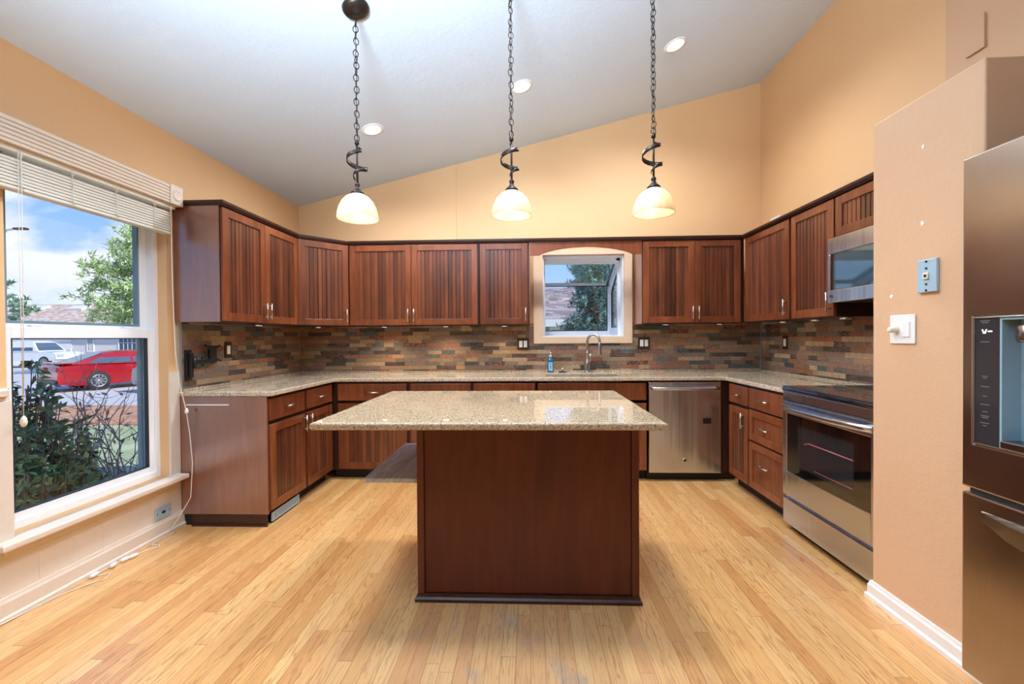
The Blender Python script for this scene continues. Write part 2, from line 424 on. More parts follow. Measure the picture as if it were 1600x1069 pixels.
def mat_steel(name, col, rough, axis='z', wave=.25):
    m, g, b, o = new_mat(name); p = g.pos(); x, y, z = g.xyz(p)[:3]
    v = g.comb(x, y, g.m('MULTIPLY', z, 60)) if axis == 'h' else g.comb(g.m('MULTIPLY', x, 30), g.m('MULTIPLY', y, 30), z)
    n = g.noise(v, 9, 3)
    k = g.m('ADD', .93, g.m('MULTIPLY', n, .14)); link(g, g.mix(1, col, g.comb(k, k, k), 'MULTIPLY'), b.inputs['Base Color'])
    b.inputs['Metallic'].default_value = 1.0
    big = g.noise(p, 4, 3)
    link(g, g.m('ADD', rough - .04, g.m('MULTIPLY', big, .1)), b.inputs['Roughness'])
    if wave: link(g, g.bump(g.noise(g.comb(g.m('MULTIPLY', x, 9), g.m('MULTIPLY', y, 9), g.m('MULTIPLY', z, .5)), 1.0, 2), wave, .02), b.inputs['Normal'])
    return m
m_steel = mat_steel('brushed_stainless', srgb(198, 206, 218), .22)
m_blacksteel = mat_steel('black_stainless', srgb(178, 164, 152), .24, wave=0)
m_blacksteel_edge = simple('black_stainless_edge', srgb(150, 146, 142), .25, 1)
m_niche = simple('grey_blue_dispenser_plastic', srgb(150, 176, 188), .35)
m_shelf = None
def mat_greywood():
    m, g, b, o = new_mat('grey_blue_wood'); p = g.pos(); x, y, z = g.xyz(p)[:3]
    n = g.noise(g.comb(x, g.m('MULTIPLY', y, .08), z), 30, 5, .6, .8)
    c = g.ramp(n, [(.3, srgb(140, 150, 172)), (.55, srgb(188, 202, 228)), (.75, srgb(216, 226, 244))])
    link(g, c, b.inputs['Base Color']); b.inputs['Roughness'].default_value = .35
    return m
m_shelf = mat_greywood()

def mat_glass(name, tint=(1, 1, 1, 1), refl=.9):
    m = bpy.data.materials.new(name); m.use_nodes = True; nt = m.node_tree; nt.nodes.clear(); g = G(nt)
    out = g.n('ShaderNodeOutputMaterial')
    tr = g.n('ShaderNodeBsdfTransparent', {0: tint}); gl = g.n('ShaderNodeBsdfGlossy', {0: (refl, refl, refl, 1), 'Roughness': .01})
    ge = g.n('ShaderNodeNewGeometry')
    cs = g.m('ABSOLUTE', g.n('ShaderNodeVectorMath', {0: ge.outputs['Incoming'], 1: ge.outputs['Normal']}, operation='DOT_PRODUCT').outputs['Value'])
    fr = g.m('ADD', .035, g.m('MULTIPLY', .9, g.m('POWER', g.m('SUBTRACT', 1.0, cs), 5.0)))
    mx = g.n('ShaderNodeMixShader', {0: fr, 1: tr.outputs[0], 2: gl.outputs[0]})
    link(g, mx.outputs[0], out.inputs[0]); return m
m_glass = mat_glass('window_glass', (.97, .985, .985, 1))
m_bottle = mat_glass('blue_soap_plastic', (.12, .42, .62, 1), .6)
def mat_shade():
    m = bpy.data.materials.new('cream_alabaster_glass'); m.use_nodes = True; nt = m.node_tree; nt.nodes.clear(); g = G(nt)
    out = g.n('ShaderNodeOutputMaterial')
    n = g.noise(g.pos(), 22, 4)
    c = g.ramp(n, [(.3, srgb(252, 234, 200)), (.7, srgb(255, 247, 228))])
    d = g.n('ShaderNodeBsdfDiffuse', {0: c}); t = g.n('ShaderNodeBsdfTranslucent', {0: c}); gl = g.n('ShaderNodeBsdfGlossy', {1: .2})
    a = g.n('ShaderNodeMixShader', {0: .6, 1: d.outputs[0], 2: t.outputs[0]})
    fr = g.n('ShaderNodeValue').outputs[0]; fr.default_value = .06
    class _F: outputs = [fr]
    fr = _F
    mx = g.n('ShaderNodeMixShader', {0: fr.outputs[0], 1: a.outputs[0], 2: gl.outputs[0]})
    link(g, mx.outputs[0], out.inputs[0]); return m
m_shade = mat_shade()
def mat_emit(name, col, strength):
    m, g, b, o = new_mat(name); n = g.noise(g.pos(), 5, 1)
    b.inputs['Base Color'].default_value = col; b.inputs['Emission Color'].default_value = col
    link(g, g.m('MULTIPLY', g.m('ADD', .95, g.m('MULTIPLY', n, .1)), strength), b.inputs['Emission Strength'])
    return m
m_bulb = mat_emit('warm_bulb', (1, .86, .62, 1), 9)
m_can = mat_emit('ceiling_lamp_lens', (1, .95, .86, 1), 14)
m_puck = mat_emit('puck_lens', (1, .85, .62, 1), 5)

# ------------------------------------------------------------------ dimensions
XL, XR, D = -2.342, 2.293, 4.326
YB = -3.4
KC = .243
def ceil_z(x): return 2.5976 + KC * (x - XL)
CT, CTH = .897, .032             # countertop
ZB, ZT = 1.363, 2.125            # wall cabinets
FY = 3.994                       # face of back wall cabinets

# ------------------------------------------------------------------ room shell
struct('floor', MB().box(XL - .15, XR + .15, YB - .1, D + .15, -.12, 0), m_floor)
mb = MB(); zz = lambda x: ceil_z(x)
mb.poly([(XL - .15, YB - .1, zz(XL - .15)), (XR + .15, YB - .1, zz(XR + .15)), (XR + .15, YB - .1, zz(XR + .15) + .15), (XL - .15, YB - .1, zz(XL - .15) + .15)], (0, D + .25 - YB, 0))
struct('ceiling', mb, m_ceil)
# left wall with window opening y 1.835..2.697, z .36..2.16
WY0, WY1, WZ0, WZ1 = 1.835, 2.697, .36, 2.16
mb = MB(); mb.cells([YB, WY0, WY1, D], [0, WZ0, WZ1, ceil_z(XL)], lambda u, v: not (WY0 < u < WY1 and WZ0 < v < WZ1), lambda u, v: (XL, u, v), (-.14, 0, 0))
struct('wall_left', mb, m_wall_side)
# back wall with garden window opening
GX0, GX1, GZ0, GZ1 = .145, .953, 1.247, 2.062
mb = MB(); mb.cells([XL, GX0, GX1, XR], [0, GZ0, GZ1, 9], lambda u, v: not (GX0 < u < GX1 and GZ0 < v < GZ1), lambda u, v: (u, D, v if v < 5 else ceil_z(u)), (0, .14, 0))
struct('wall_back', mb, m_wall)
mb = MB(); mb.poly([(-2.341, D, 2.15), (-.719, D, 2.15), (-.719, D, ceil_z(-.719) - .001), (-2.341, D, ceil_z(-2.341) - .001)], (0, -.012, 0))
struct('trim_5', mb, m_wall)
struct('wall_right', MB().cells([YB, D], [0, ceil_z(XR)], lambda u, v: True, lambda u, v: (XR, u, v), (.14, 0, 0)), m_wall)
struct('trim_6', MB().cells([YB + .02, 2.434], [2.219, ceil_z(XR - .02)], lambda u, v: True, lambda u, v: (XR, u, v), (-.02, 0, 0)), m_wall_pantry)
mb = MB(); mb.cells([XL, XR], [0, 9], lambda u, v: True, lambda u, v: (u, YB, v if v < 5 else ceil_z(u)), (0, -.1, 0))
struct('wall_rear', mb, m_wall)
# pantry partition between range and refrigerator; unseen near wall added to shade its alcove
PX = 1.6115
struct('wall_pantry', MB().box(PX, XR, 1.581, 2.0737, 0, 2.2175, .006), m_wall_pantry)
struct('wall_light_block', MB().cells([1.40, XR], [0, 9], lambda u, v: True, lambda u, v: (u, .52, v if v < 5 else ceil_z(u)), (0, .10, 0)), m_wall_pantry)
# spackle dabs on the pantry wall
for (yy, zc, r) in ((1.818, 2.007, .010), (1.822, 1.697, .011), (1.97, 1.413, .010)):
    mb = MB(); pts = []
    for k in range(11):
        a = 2 * PI * k / 11; rr = r * random.uniform(.65, 1.15)
        pts.append((PX + .0005, yy + rr * .8 * math.cos(a), zc + rr * math.sin(a)))
    mb.poly(pts, (-.002, 0, 0)); mb.single('spackle_patch', m_filler, {2.007: 'white spackle dab high on the peach pantry wall, topmost of three', 1.697: 'white spackle dab on peach pantry wall, above the metal telephone plate', 1.413: 'white spackle dab on peach pantry wall just above the dimmer switch plate'}[zc], 'spackle patch', 'spackle dabs on the pantry wall')
# baseboards
bprof = lambda h, t: [(0, 0), (t + .008, 0), (t + .008, .018), (t, .026), (t, h - .022), (t * .65, h - .012), (t * .5, h), (0, h)]
struct('baseboard_right', MB().sweep([(XR - .02, 2.0737), (PX, 2.0737), (PX, 1.581), (XR - .05, 1.581)], bprof(.085, .014), side=1), m_white)
mb = MB().sweep([(XL + .012, YB + .01), (XL + .012, 2.785)], bprof(.105, .014), side=1)
struct('baseboard_left', mb, m_cream)
# wainscot under and beside the window (cream panel) with chair rail
mb = MB(); mb.cells([YB, WY0 - .0, WY1, 2.775], [.0, WZ0, 1.034], lambda u, v: not (WY0 < u < WY1 and v > WZ0), lambda u, v: (XL, u, v), (.012, 0, 0))
for k in range(24):
    yy = 2.70 - k * .152
    mb.box(XL + .0115, XL + .0128, yy - .002, yy + .002, .11, .33)
struct('trim_1', mb, m_cream)
mb = MB(); mb.sweep([(XL + .012, YB), (XL + .012, WY0 - .025)], [(0, .975), (.012, .98), (.016, .992), (.028, 1.0), (.03, 1.024), (.02, 1.034), (0, 1.034)], side=1)
mb.box(XL + .012, XL + .026, WY0 - .075, WY0 - .001, .36, .976, .002)
struct('trim_2', mb, m_cream)
# window stool
mb = MB(); mb.cells([1.745, WY0, WY1, 2.755], [XL - .058, XL, XL + .085], lambda u, v: v > XL or WY0 < u < WY1, lambda u, v: (v, u, .327), (0, 0, .033), bev=.009)
mb.box(XL + .012, XL + .03, 1.80, 2.72, .285, .327, .004)
struct('trim_3', mb, m_cream)

# ------------------------------------------------------------------ left window
win = thing('window_1', None, None, (XL - .07, (WY0 + WY1) / 2, WZ0), kind='structure')
XF = XL - .058
def rect_ring(mb, X0, X1, y0, y1, z0, z1, wl, wr, wb, wt, bev=.003):
    mb.box(X0, X1, y0, y0 + wl, z0, z1, bev); mb.box(X0, X1, y1 - wr, y1, z0, z1, bev)
    mb.box(X0, X1, y0 + wl, y1 - wr, z0, z0 + wb, bev); mb.box(X0, X1, y0 + wl, y1 - wr, z1 - wt, z1, bev)
mb = MB(); rect_ring(mb, XF - .08, XF, WY0, WY1, .36, WZ1, .035, .035, .04, .04)
mb.build('window_frame', m_vinyl, win)
mb = MB(); rect_ring(mb, XF - .036, XF - .010, WY0 + .03, WY1 - .03, .385, 1.312, .045, .045, .055, .058)
sash = mb.build('lower_sash', m_vinyl, win)
mb = MB(); rect_ring(mb, XF - .034, XF - .0095, WY0 + .072, WY1 - .072, .437, 1.257, .006, .006, .006, .006, 0)
mb.build('glazing_gasket', m_gasket, sash)
MB().box(XF - .024, XF - .020, WY0 + .07, WY1 - .07, .435, 1.26).build('glass_pane', m_glass, sash)
mb = MB()
for yy in (2.02, 2.50): mb.box(XF - .04, XF - .012, yy - .025, yy + .025, 1.312, 1.324, .004)
mb.build('sash_lock', m_vinyl, sash)
mb = MB(); rect_ring(mb, XF - .075, XF - .045, WY0 + .03, WY1 - .03, 1.285, WZ1 - .03, .05, .06, .045, .045)
us = mb.build('upper_sash', m_vinyl, win)
mb = MB(); rect_ring(mb, XF - .076, XF - .0445, WY0 + .078, WY1 - .088, 1.328, WZ1 - .073, .010, .010, .014, .008, 0)
mb.build('glazing_gasket', m_vinylbk, us)
MB().box(XF - .062, XF - .058, WY0 + .075, WY1 - .085, 1.325, WZ1 - .07).build('glass_pane', m_glass, us)
# exterior sash ledge seen low through the glass
mb = MB(); rect_ring(mb, XF - .105, XF - .082, WY0 + .0, WY1 - .0, .36, 1.31, .06, .052, .055, .02)
mb.build('screen_track', m_vinylbk, win)

# ------------------------------------------------------------------ blind with fluted valance
bl = thing('window_blind', 'raised white slat blind with fluted cream valance over the big side window', 'blind', (XL + .05, 2.2, 2.1))
VX = XL + .088
prof = [(XL + .002, 2.112), (VX, 2.112)]
z0 = 2.118
for k in range(5):
    za = 2.122 + k * .0195
    prof += [(VX, za), (VX - .007, za + .003), (VX - .007, za + .006), (VX, za + .009)]
prof += [(VX, 2.222), (VX - .006, 2.228), (XL + .002, 2.228)]
mb = MB(); mb.rings([[Vector((px, yy, pz)) for px, pz in prof] for yy in (1.55, 2.632)], smooth=False)
val = mb.build('valance', m_cream, bl)
mb = MB(); mb.box(XL + .002, VX + .006, 2.632, 2.729, 2.108, 2.231, .004)
cb = mb.build('corner_block', m_cream, val)
mb = MB()
Mx = Matrix.Rotation(PI / 2, 4, 'Y')
mb.lathe([(0, 0), (.014, .004), (.02, .001), (.026, .006), (.034, .006), (.038, 0)], (VX + .006, 2.6805, 2.17), 20, Mx, cap=False)
mb.build('rosette', m_cream, cb)
MB().box(XL + .015, XL + .065, 1.60, 2.70, 2.085, 2.112, .003).build('head_rail', m_blind, bl)
mb = MB()
for k in range(8):
    zc = 1.944 + k * .0155
    t = random.uniform(-.04, .04); dy = random.uniform(-.006, .006)
    Mr = Matrix.Translation((XL + .038, 2.16 + dy, zc)) @ Matrix.Rotation(t + .05, 4, 'Y')
    mb.box(-.025, .025, -.50, .50, -.0064, .0064, .003, M=Mr)
mb.build('slat_stack', m_blind, bl)
MB().box(XL + .012, XL + .064, 1.655, 2.665, 1.918, 1.934, .004).build('bottom_rail', m_blind, bl)
for yy in (1.86, 2.08, 2.31, 2.55):
    mb = MB()
    for k in range(8):
        a = [(XL + .066 + .003 * math.sin(k * 2.1 + yy), yy - .012 + .004 * j + .006 * math.sin(k * 1.3 + j), 1.925 + (.17 * i / 8)) for i, j in zip(range(9), [k % 5] * 9)]
        a = [(p[0] + .004 * math.sin(i * 1.7 + k), p[1] + .006 * math.sin(i * 2.3 + k * 2), p[2]) for i, p in enumerate(a)]
        if k < 3: mb.tube(a, .0013, 5)
    mb.build('ladder_cord', m_cord, bl)
mb = MB()
for dy in (0, .012): mb.tube([(XL + .07, 1.838 + dy, 2.09), (XL + .068, 1.838 + dy, 1.5), (XL + .068, 1.842, .9)], .0014, 6)
lc = mb.build('pull_cord', m_cord, bl)
MB().lathe([(.002, .0), (.009, .006), (.013, .02), (.010, .04), (.004, .05)], (XL + .068, 1.842, .855), 12).build('cord_tassel', m_cord, lc)
mb = MB()
pts = [(XL + .072, 2.655, 2.10), (XL + .07, 2.66, 1.6), (XL + .07, 2.675, 1.15), (XL + .075, 2.70, .95), (XL + .095, 2.725, .78), (XL + .10, 2.745, .62), (XL + .10, 2.765, .42), (XL + .10, 2.745, .2), (XL + .065, 2.70, .10), (XL + .06, 2.62, .03)]
mb.tube(pts, .0028, 6); rc = mb.build('pull_cord', m_cord, bl)
MB().lathe([(.002, 0), (.009, .005), (.012, .018), (.007, .035), (.003, .04)], (XL + .095, 2.728, .755), 12).build('cord_tassel', m_cord, rc)

# loose cord on the floor
lcord = thing('blind_cord', 'loose white blind cord with four plastic toggles lying along the window baseboard', 'cord', (-2.29, 2.3, 0))
pts = [(-2.306, 1.70, .012), (-2.304, 1.85, .004), (-2.29, 1.98, .004), (-2.235, 2.10, .004), (-2.21, 2.13, .004), (-2.232, 2.18, .004), (-2.275, 2.16, .006), (-2.293, 2.2, .008), (-2.29, 2.26, .006), (-2.284, 2.31, .008), (-2.27, 2.345, .006), (-2.262, 2.42, .004), (-2.225, 2.47, .004), (-2.245, 2.5, .004), (-2.28, 2.49, .006), (-2.292, 2.56, .004), (-2.29, 2.68, .004)]
def smooth_path(P, n=5):
    P = [Vector(p) for p in P]; out = []
    for i in range(len(P) - 1):
        p0, p1, p2, p3 = P[max(i - 1, 0)], P[i], P[i + 1], P[min(i + 2, len(P) - 1)]
        for k in range(n):
            t = k / n
            out.append(.5 * ((2 * p1) + (p2 - p0) * t + (2 * p0 - 5 * p1 + 4 * p2 - p3) * t * t + (3 * p1 - p0 - 3 * p2 + p3) * t ** 3))
    out.append(P[-1]); return out
MB().tube(smooth_path(pts), .0026, 6).build('cord', m_cord, lcord)
for (xx, yy, a) in ((-2.288, 2.155, .1), (-2.284, 2.255, .3), (-2.275, 2.315, -.1), (-2.262, 2.352, -.25)):
    M_ = Matrix.Rotation(-PI / 2, 4, 'X'); M_ = Matrix.Rotation(a, 4, 'Z') @ M_
    MB().lathe([(.004, -.026), (.010, -.022), (.012, 0), (.010, .014), (.006, .022), (.003, .026)], (xx, yy, .0125), 12, M_).build('cord_toggle', m_plastic, lcord)

# ------------------------------------------------------------------ garden window in the back wall
gw = thing('window_2', None, None, (.55, D + .3, 1.247), kind='structure')
YG = 4.95; ZBAR = 1.845
mb = MB()
# opening liner
mb.cells([GX0, GX0 + .012, GX1 - .012, GX1], [GZ0, GZ0 + .012, GZ1 - .012, GZ1], lambda u, v: not (GX0 + .012 < u < GX1 - .012 and GZ0 + .012 < v < GZ1 - .012), lambda u, v: (u, D + .002, v), (0, .175, 0))
mb.build('window_frame', m_vinyl, gw)
mb = MB(); mb.box(GX0, GX1, D + .14, YG + .04, GZ0 - .05, GZ0 + .004); mb.build('window_shelf', m_vinyl, gw)
mb = MB()
mb.box(GX0, GX1, YG, YG + .045, GZ0, 1.315); mb.box(GX0, GX1, YG, YG + .045, ZBAR - .018, ZBAR + .018)
mb.box(GX0, GX0 + .035, YG, YG + .045, 1.315, ZBAR); mb.box(GX1 - .05, GX1, YG, YG + .045, 1.315, ZBAR)
mb.build('front_frame', m_vinyl, gw)
mb = MB(); rr = .004
mb.box(GX0 + .035, GX1 - .05, YG - .003, YG, ZBAR - .026, ZBAR - .018); mb.box(GX0 + .035, GX1 - .05, YG - .003, YG, 1.311, 1.318); mb.box(GX1 - .058, GX1 - .05, YG - .003, YG, 1.315, ZBAR)
mb.build('glazing_gasket', m_gasket, gw)
MB().box(GX0 + .03, GX1 - .05, YG + .018, YG + .022, 1.31, ZBAR).build('glass_pane', m_glass, gw)
# sloped roof glass
YT, ZTp = D + .13, 2.045
def slope(u): return YT + (YG - YT) * u, ZTp + (ZBAR - ZTp) * u
mb = MB()
for (xa, xb) in ((GX0, GX0 + .03), (GX1 - .045, GX1)):
    mb.poly([(xa, YT, ZTp - .02), (xb, YT, ZTp - .02), (xb, YT, ZTp + .03), (xa, YT, ZTp + .03)], (0, YG - YT + .04, ZBAR - ZTp))
mb.box(GX0, GX1, D + .13, D + .19, 2.0, 2.075)
rf = mb.build('roof_frame', m_vinyl, gw)
mb = MB(); mb.poly([(GX0 + .02, YT, ZTp), (GX1 - .03, YT, ZTp), (GX1 - .03, YT, ZTp + .004), (GX0 + .02, YT, ZTp + .004)], (0, YG - YT, ZBAR - ZTp)); mb.build('glass_pane', m_glass, gw)
mb = MB(); mb.poly([(GX1 - .052, YT + .05, ZTp - .036), (GX1 - .045, YT + .05, ZTp - .036), (GX1 - .045, YT + .05, ZTp + .01), (GX1 - .052, YT + .05, ZTp + .01)], (0, YG - YT - .05, ZBAR - ZTp + .02)); mb.build('glazing_gasket', m_gasket, gw)
# side frames (right seen, left mirrored)
for xs, s_ in ((GX1, -1), (GX0, 1)):
    Y0, Y1 = D + .14, YG + .02
    outer = [(Y0, GZ0), (Y1, GZ0), (Y1, ZBAR), (Y0, ZTp)]
    inner = [(Y0 + .06, GZ0 + .06), (Y1 - .07, GZ0 + .06), (Y1 - .07, ZBAR - .045), (Y0 + .06, ZTp - .075)]
    inner2 = [(Y0 + .095, GZ0 + .095), (Y1 - .105, GZ0 + .095), (Y1 - .105, ZBAR - .09), (Y0 + .095, ZTp - .125)]
    mb = MB()
    for k in range(4):
        a, b = outer[k], outer[(k + 1) % 4]; c, d = inner[(k + 1) % 4], inner[k]
        mb.poly([(xs, p[0], p[1]) for p in (a, b, c, d)], (s_ * .03, 0, 0))
    sf = mb.build('side_frame', m_vinyl, gw)
    mb = MB()
    for k in range(4):
        a, b = inner[k], inner[(k + 1) % 4]; c, d = inner2[(k + 1) % 4], inner2[k]
        mb.poly([(xs + s_ * .006, p[0], p[1]) for p in (a, b, c, d)], (s_ * .016, 0, 0))
    mb.build('side_sash', m_vinyl, sf)
    mb = MB()
    ins = [(inner2[k][0] + (.008 if k in (0, 3) else -.008), inner2[k][1] + (.008 if k < 2 else -.008)) for k in range(4)]
    for k in range(4):
        a, b = inner2[k], inner2[(k + 1) % 4]; c, d = ins[(k + 1) % 4], ins[k]
        mb.poly([(xs + s_ * .005, p[0], p[1]) for p in (a, b, c, d)], (s_ * .018, 0, 0))
    mb.build('glazing_gasket', m_gasket, sf)
    MB().poly([(xs + s_ * .013, p[0], p[1]) for p in inner2], (s_ * .003, 0, 0)).build('glass_pane', m_glass, sf)
mb = MB(); mb.box(GX1 - .045, GX1 - .03, 4.80, 4.84, 1.30, 1.325, .003); mb.box(GX1 - .05, GX1 - .04, 4.78, 4.88, 1.325, 1.335, .003); mb.build('crank_handle', m_vinyl, gw)
# tan casing around the opening, with arched head
CX0, CX1, CZ0 = .052, 1.031, 1.178
mb = MB(); mb.cells([CX0, GX0, GX1, CX1], [CZ0, GZ0, GZ1, 2.115], lambda u, v: not (GX0 < u < GX1 and GZ0 < v < GZ1), lambda u, v: (u, D - .012, v), (0, -.016, 0), bev=.003)
struct('trim_4', mb, m_casing)

# ------------------------------------------------------------------ cabinets
def handle(parent, cx, cz, y, L=.12, vertical=True, name='handle'):
    mb = MB(); o = .028
    if vertical:
        mb.tube([(cx, y - o, cz - L / 2), (cx, y - o, cz + L / 2)], .0055, 10)
        for s_ in (-1, 1): mb.tube([(cx, y, cz + s_ * L * .34), (cx, y - o, cz + s_ * L * .34)], .0045, 8)
    else:
        mb.tube([(cx - L / 2, y - o, cz), (cx + L / 2, y - o, cz)], .0055, 10)
        for s_ in (-1, 1): mb.tube([(cx + s_ * L * .34, y, cz), (cx + s_ * L * .34, y - o, cz)], .0045, 8)
    return mb.build(name, m_nickel, parent, local=True)
def bead_panel(parent, x0, x1, z0, z1, y, mat):
    """grooved board, front at y, V grooves every ~29 mm"""
    n = max(2, round((x1 - x0) / .0375)); wv = (x1 - x0) / n
    pts = [(x0, y)]
    for k in range(1, n):
        xg = x0 + k * wv; pts += [(xg - .0045, y), (xg - .002, y + .006), (xg + .002, y + .006), (xg + .0045, y)]
    pts += [(x1, y), (x1, y + .0105), (x0, y + .0105)]
    mb = MB(); mb.rings([[Vector((a, b, zc)) for a, b in pts] for zc in (z0, z1)], smooth=False)
    return mb.build('panel', mat, parent, local=True)
def door(parent, x0, x1, z0, z1, yb, style='bead', hpos=None, fw=.056, t=.02, name='door'):
    """front face at yb - t"""
    yf = yb - t
    mb = MB()
    if style == 'slab':
        mb.box(x0, x1, yf, yb, z0, z1, .004)
        d = mb.build(name, m_cherry, parent, local=True)
    else:
        mb.box(x0, x0 + fw, yf, yb, z0, z1, .0025); mb.box(x1 - fw, x1, yf, yb, z0, z1, .0025)
        mb.box(x0 + fw, x1 - fw, yf, yb, z0, z0 + fw, .0025); mb.box(x0 + fw, x1 - fw, yf, yb, z1 - fw, z1, .0025)
        d = mb.build(name, m_cherry, parent, local=True)
        if style == 'bead': bead_panel(d, x0 + fw, x1 - fw, z0 + fw, z1 - fw, yf + .009, m_panelw)
        else: MB().box(x0 + fw, x1 - fw, yf + .009, yb, z0 + fw, z1 - fw).build('panel', m_cherry, d, local=True)
    if hpos:
        for (cx, cz, vert, L) in [hpos]: handle(d, cx, cz, yf, L, vert)
    return d
UD = .312
def upper(label, loc, rot, W, doors, zt=ZT, zb=ZB, d=UD, side=None, depth_box=None):
    """local frame: x along the front, front towards -y"""
    t = thing('wall_cabinet', label, 'cabinet', loc, rot, 'beadboard wall cabinets')
    MB().box(0, W, -d, -.003, zb, zt).build('body', m_cherry_dk_shade, t, local=True)
    for (a, b, hx) in doors:
        hp = None if hx is None else (hx, zb + .095, True, .122)
        door(t, a, b, zb + .004, zt - .006, -d - .001, 'bead', hp)
    if side: 
        for sx in side: MB().box(sx[0], sx[1], -d - .0005, -.003, zb - .002, zt).build('side_panel', m_side, t, local=True)
    return t
# left wall: front faces +x
Y0 = 2.757
upper('cherry double-door wall cabinet with flat glossy end panel, beside the big side window', (XL, Y0, 0), PI / 2, .929, [(.004, .459, .435), (.463, .925, .489)], side=[(-.006, 0)])
# diagonal corner cabinet
xa, ya, xb, yb_ = XL + UD, 3.686, -1.70, D - UD
t = thing('wall_cabinet', 'diagonal single-door cherry wall cabinet in the left back corner', 'cabinet', (XL, D, 0), 0, 'beadboard wall cabinets')
mb = MB(); mb.poly([(XL + .003, ya + .001, ZB), (xa, ya + .001, ZB), (xb - .001, yb_, ZB), (xb - .001, D - .003, ZB), (XL + .003, D - .003, ZB)], (0, 0, ZT - ZB)); mb.build('body', m_cherry_dk_shade, t)
ang = math.atan2(yb_ - ya, xb - xa); Ld = math.hypot(yb_ - ya, xb - xa)
piv = MB(); 
Md = Matrix.Translation((xa, ya, 0)) @ Matrix.Rotation(ang, 4, 'Z')
ROOTM_save = ROOTM[t]
def local_to(t, objs_before):
    for o in [o for o in bpy.data.objects if o not in objs_before and o.type == 'MESH']:
        o.data.transform(ROOTM[t].inverted() @ Md)
before = set(bpy.data.objects)
door(t, .012, Ld - .012, ZB + .004, ZT - .006, -.003, 'bead', (Ld - .04, ZB + .095, True, .122))
local_to(t, before)
# back wall
upper('wide double-door cherry wall cabinet on back wall, right of diagonal corner cabinet', (-1.697, D, 0), 0, 1.238, [(.012, .598, .572), (.602, 1.224, .628)])
upper('narrow single-door cherry wall cabinet on back wall, just left of the sink window', (-.457, D, 0), 0, .466, [(.008, .454, .432)], side=[(.466, .472)])
upper('double-door cherry wall cabinet on back wall, just right of the sink window', (1.053, D, 0), 0, .922, [(.004, .471, .446), (.476, .885, .50)], side=[(-.006, 0)])
# right wall: front faces -x ; local x runs towards the camera
upper('single-door cherry wall cabinet on right wall, nearest the back corner', (XR, 3.985, 0), -PI / 2, .688, [(.022, .673, .645)])
upper('single-door cherry wall cabinet on right wall, just left of the microwave', (XR, 3.296, 0), -PI / 2, .461, [(.012, .457, .43)])
t = upper('short cherry wall cabinet mounted above the microwave', (XR, 2.829, 0), -PI / 2, .745, [(.006, .37, None), (.374, .739, None)], zb=1.862)
MB().box(.0, .745, -.035, -.003, 1.362, 1.452).build('filler_strip', m_cherry, t, local=True)
# crown moulding along all wall cabinets and scalloped valance over the window
cprof = [(-.03, ZT + .001), (.004, ZT + .001), (.008, ZT + .006), (.020, ZT + .016), (.022, ZT + .030), (.016, ZT + .034), (-.03, ZT + .034)]
fo = .021
path = [(XL + .002, Y0 - .004), (XL + UD + fo, Y0 - .004), (XL + UD + fo, ya - .008), (xb - .006, D - UD - fo), (XR - UD - fo, D - UD - fo), (XR - UD - fo, 2.085)]
mb = MB(); mb.sweep(path, cprof, side=1)
mb.single('crown_moulding', m_cherry_dk_shade, 'dark cherry crown moulding running along the tops of all wall cabinets', 'moulding')
# arched valance between the cabinets flanking the sink window
mb = MB(); x0, x1 = .016, 1.046; n = 26; pts = [(x0, FY + .003, ZT), (x0, FY + .003, 2.003)]
ax0, ax1 = .105, .965
for i in range(n + 1):
    a = i / n; pts.append((ax0 + (ax1 - ax0) * a, FY + .003, 2.003 + .074 * (1 - (2 * a - 1) ** 2) ** .8))
pts += [(x1, FY + .003, 2.003), (x1, FY + .003, ZT)]
mb.poly(pts[::-1], (0, .02, 0))
mb.single('arched_valance', m_cherry, 'arched cherry wood valance board bridging cabinets above the sink window', 'valance')

# ------------------------------------------------------------------ under-cabinet puck lights
def puck():
    t = thing('puck_light', 'x', 'light', (0, 0, 0), 0, 'under-cabinet puck lights')
    MB().lathe([(.0, .0), (.034, 0), (.036, -.005), (.034, -.014), (.028, -.018), (.024, -.016)], seg=20, cap=False).build('housing', m_chrome, t, local=True)
    MB().lathe([(.0, -.013), (.026, -.013), (.026, -.0155), (0, -.0165)], seg=20, cap=False).build('lens', m_puck, t, local=True)
    return t
PL = [((-2.13, 3.30), 'small chrome puck light under the double-door cabinet beside the big window'),
      ((-2.02, 4.05), 'small chrome puck light under the diagonal corner wall cabinet'),
      ((-1.40, 4.12), 'small chrome puck light under wide double-door back cabinet, its left end'),
      ((-.80, 4.12), 'small chrome puck light under wide double-door back cabinet, its right end'),
      ((-.23, 4.12), 'small chrome puck light under narrow cabinet left of the sink window'),
      ((1.30, 4.12), 'small chrome puck light under cabinet right of sink window, nearer the window'),
      ((1.80, 4.12), 'small chrome puck light under cabinet right of sink window, nearer the corner'),
      ((2.10, 3.62), 'small chrome puck light under right wall cabinet nearest the back corner'),
      ((2.10, 3.22), 'small chrome puck light under right wall cabinet, far side of the microwave neighbour'),
      ((2.08, 2.90), 'small chrome puck light under right wall cabinet, beside the microwave')]
p0 = puck()
for i, ((px, py), lab) in enumerate(PL):
    if i == 0: p0.location = (px, py, ZB - .0005); p0['label'] = lab; r = p0
    else: r = clone(p0, (px, py, ZB - .0005), lab)
    light('puck_glow', 'SPOT', (px, py, ZB - .024), (6.0 if px < -.5 else 3.0) if 1.0 > px > -1.6 else .7, (1, .80, .55), (0, 0, 0), spot_size=2.4, spot_blend=.8, shadow_soft_size=.02)

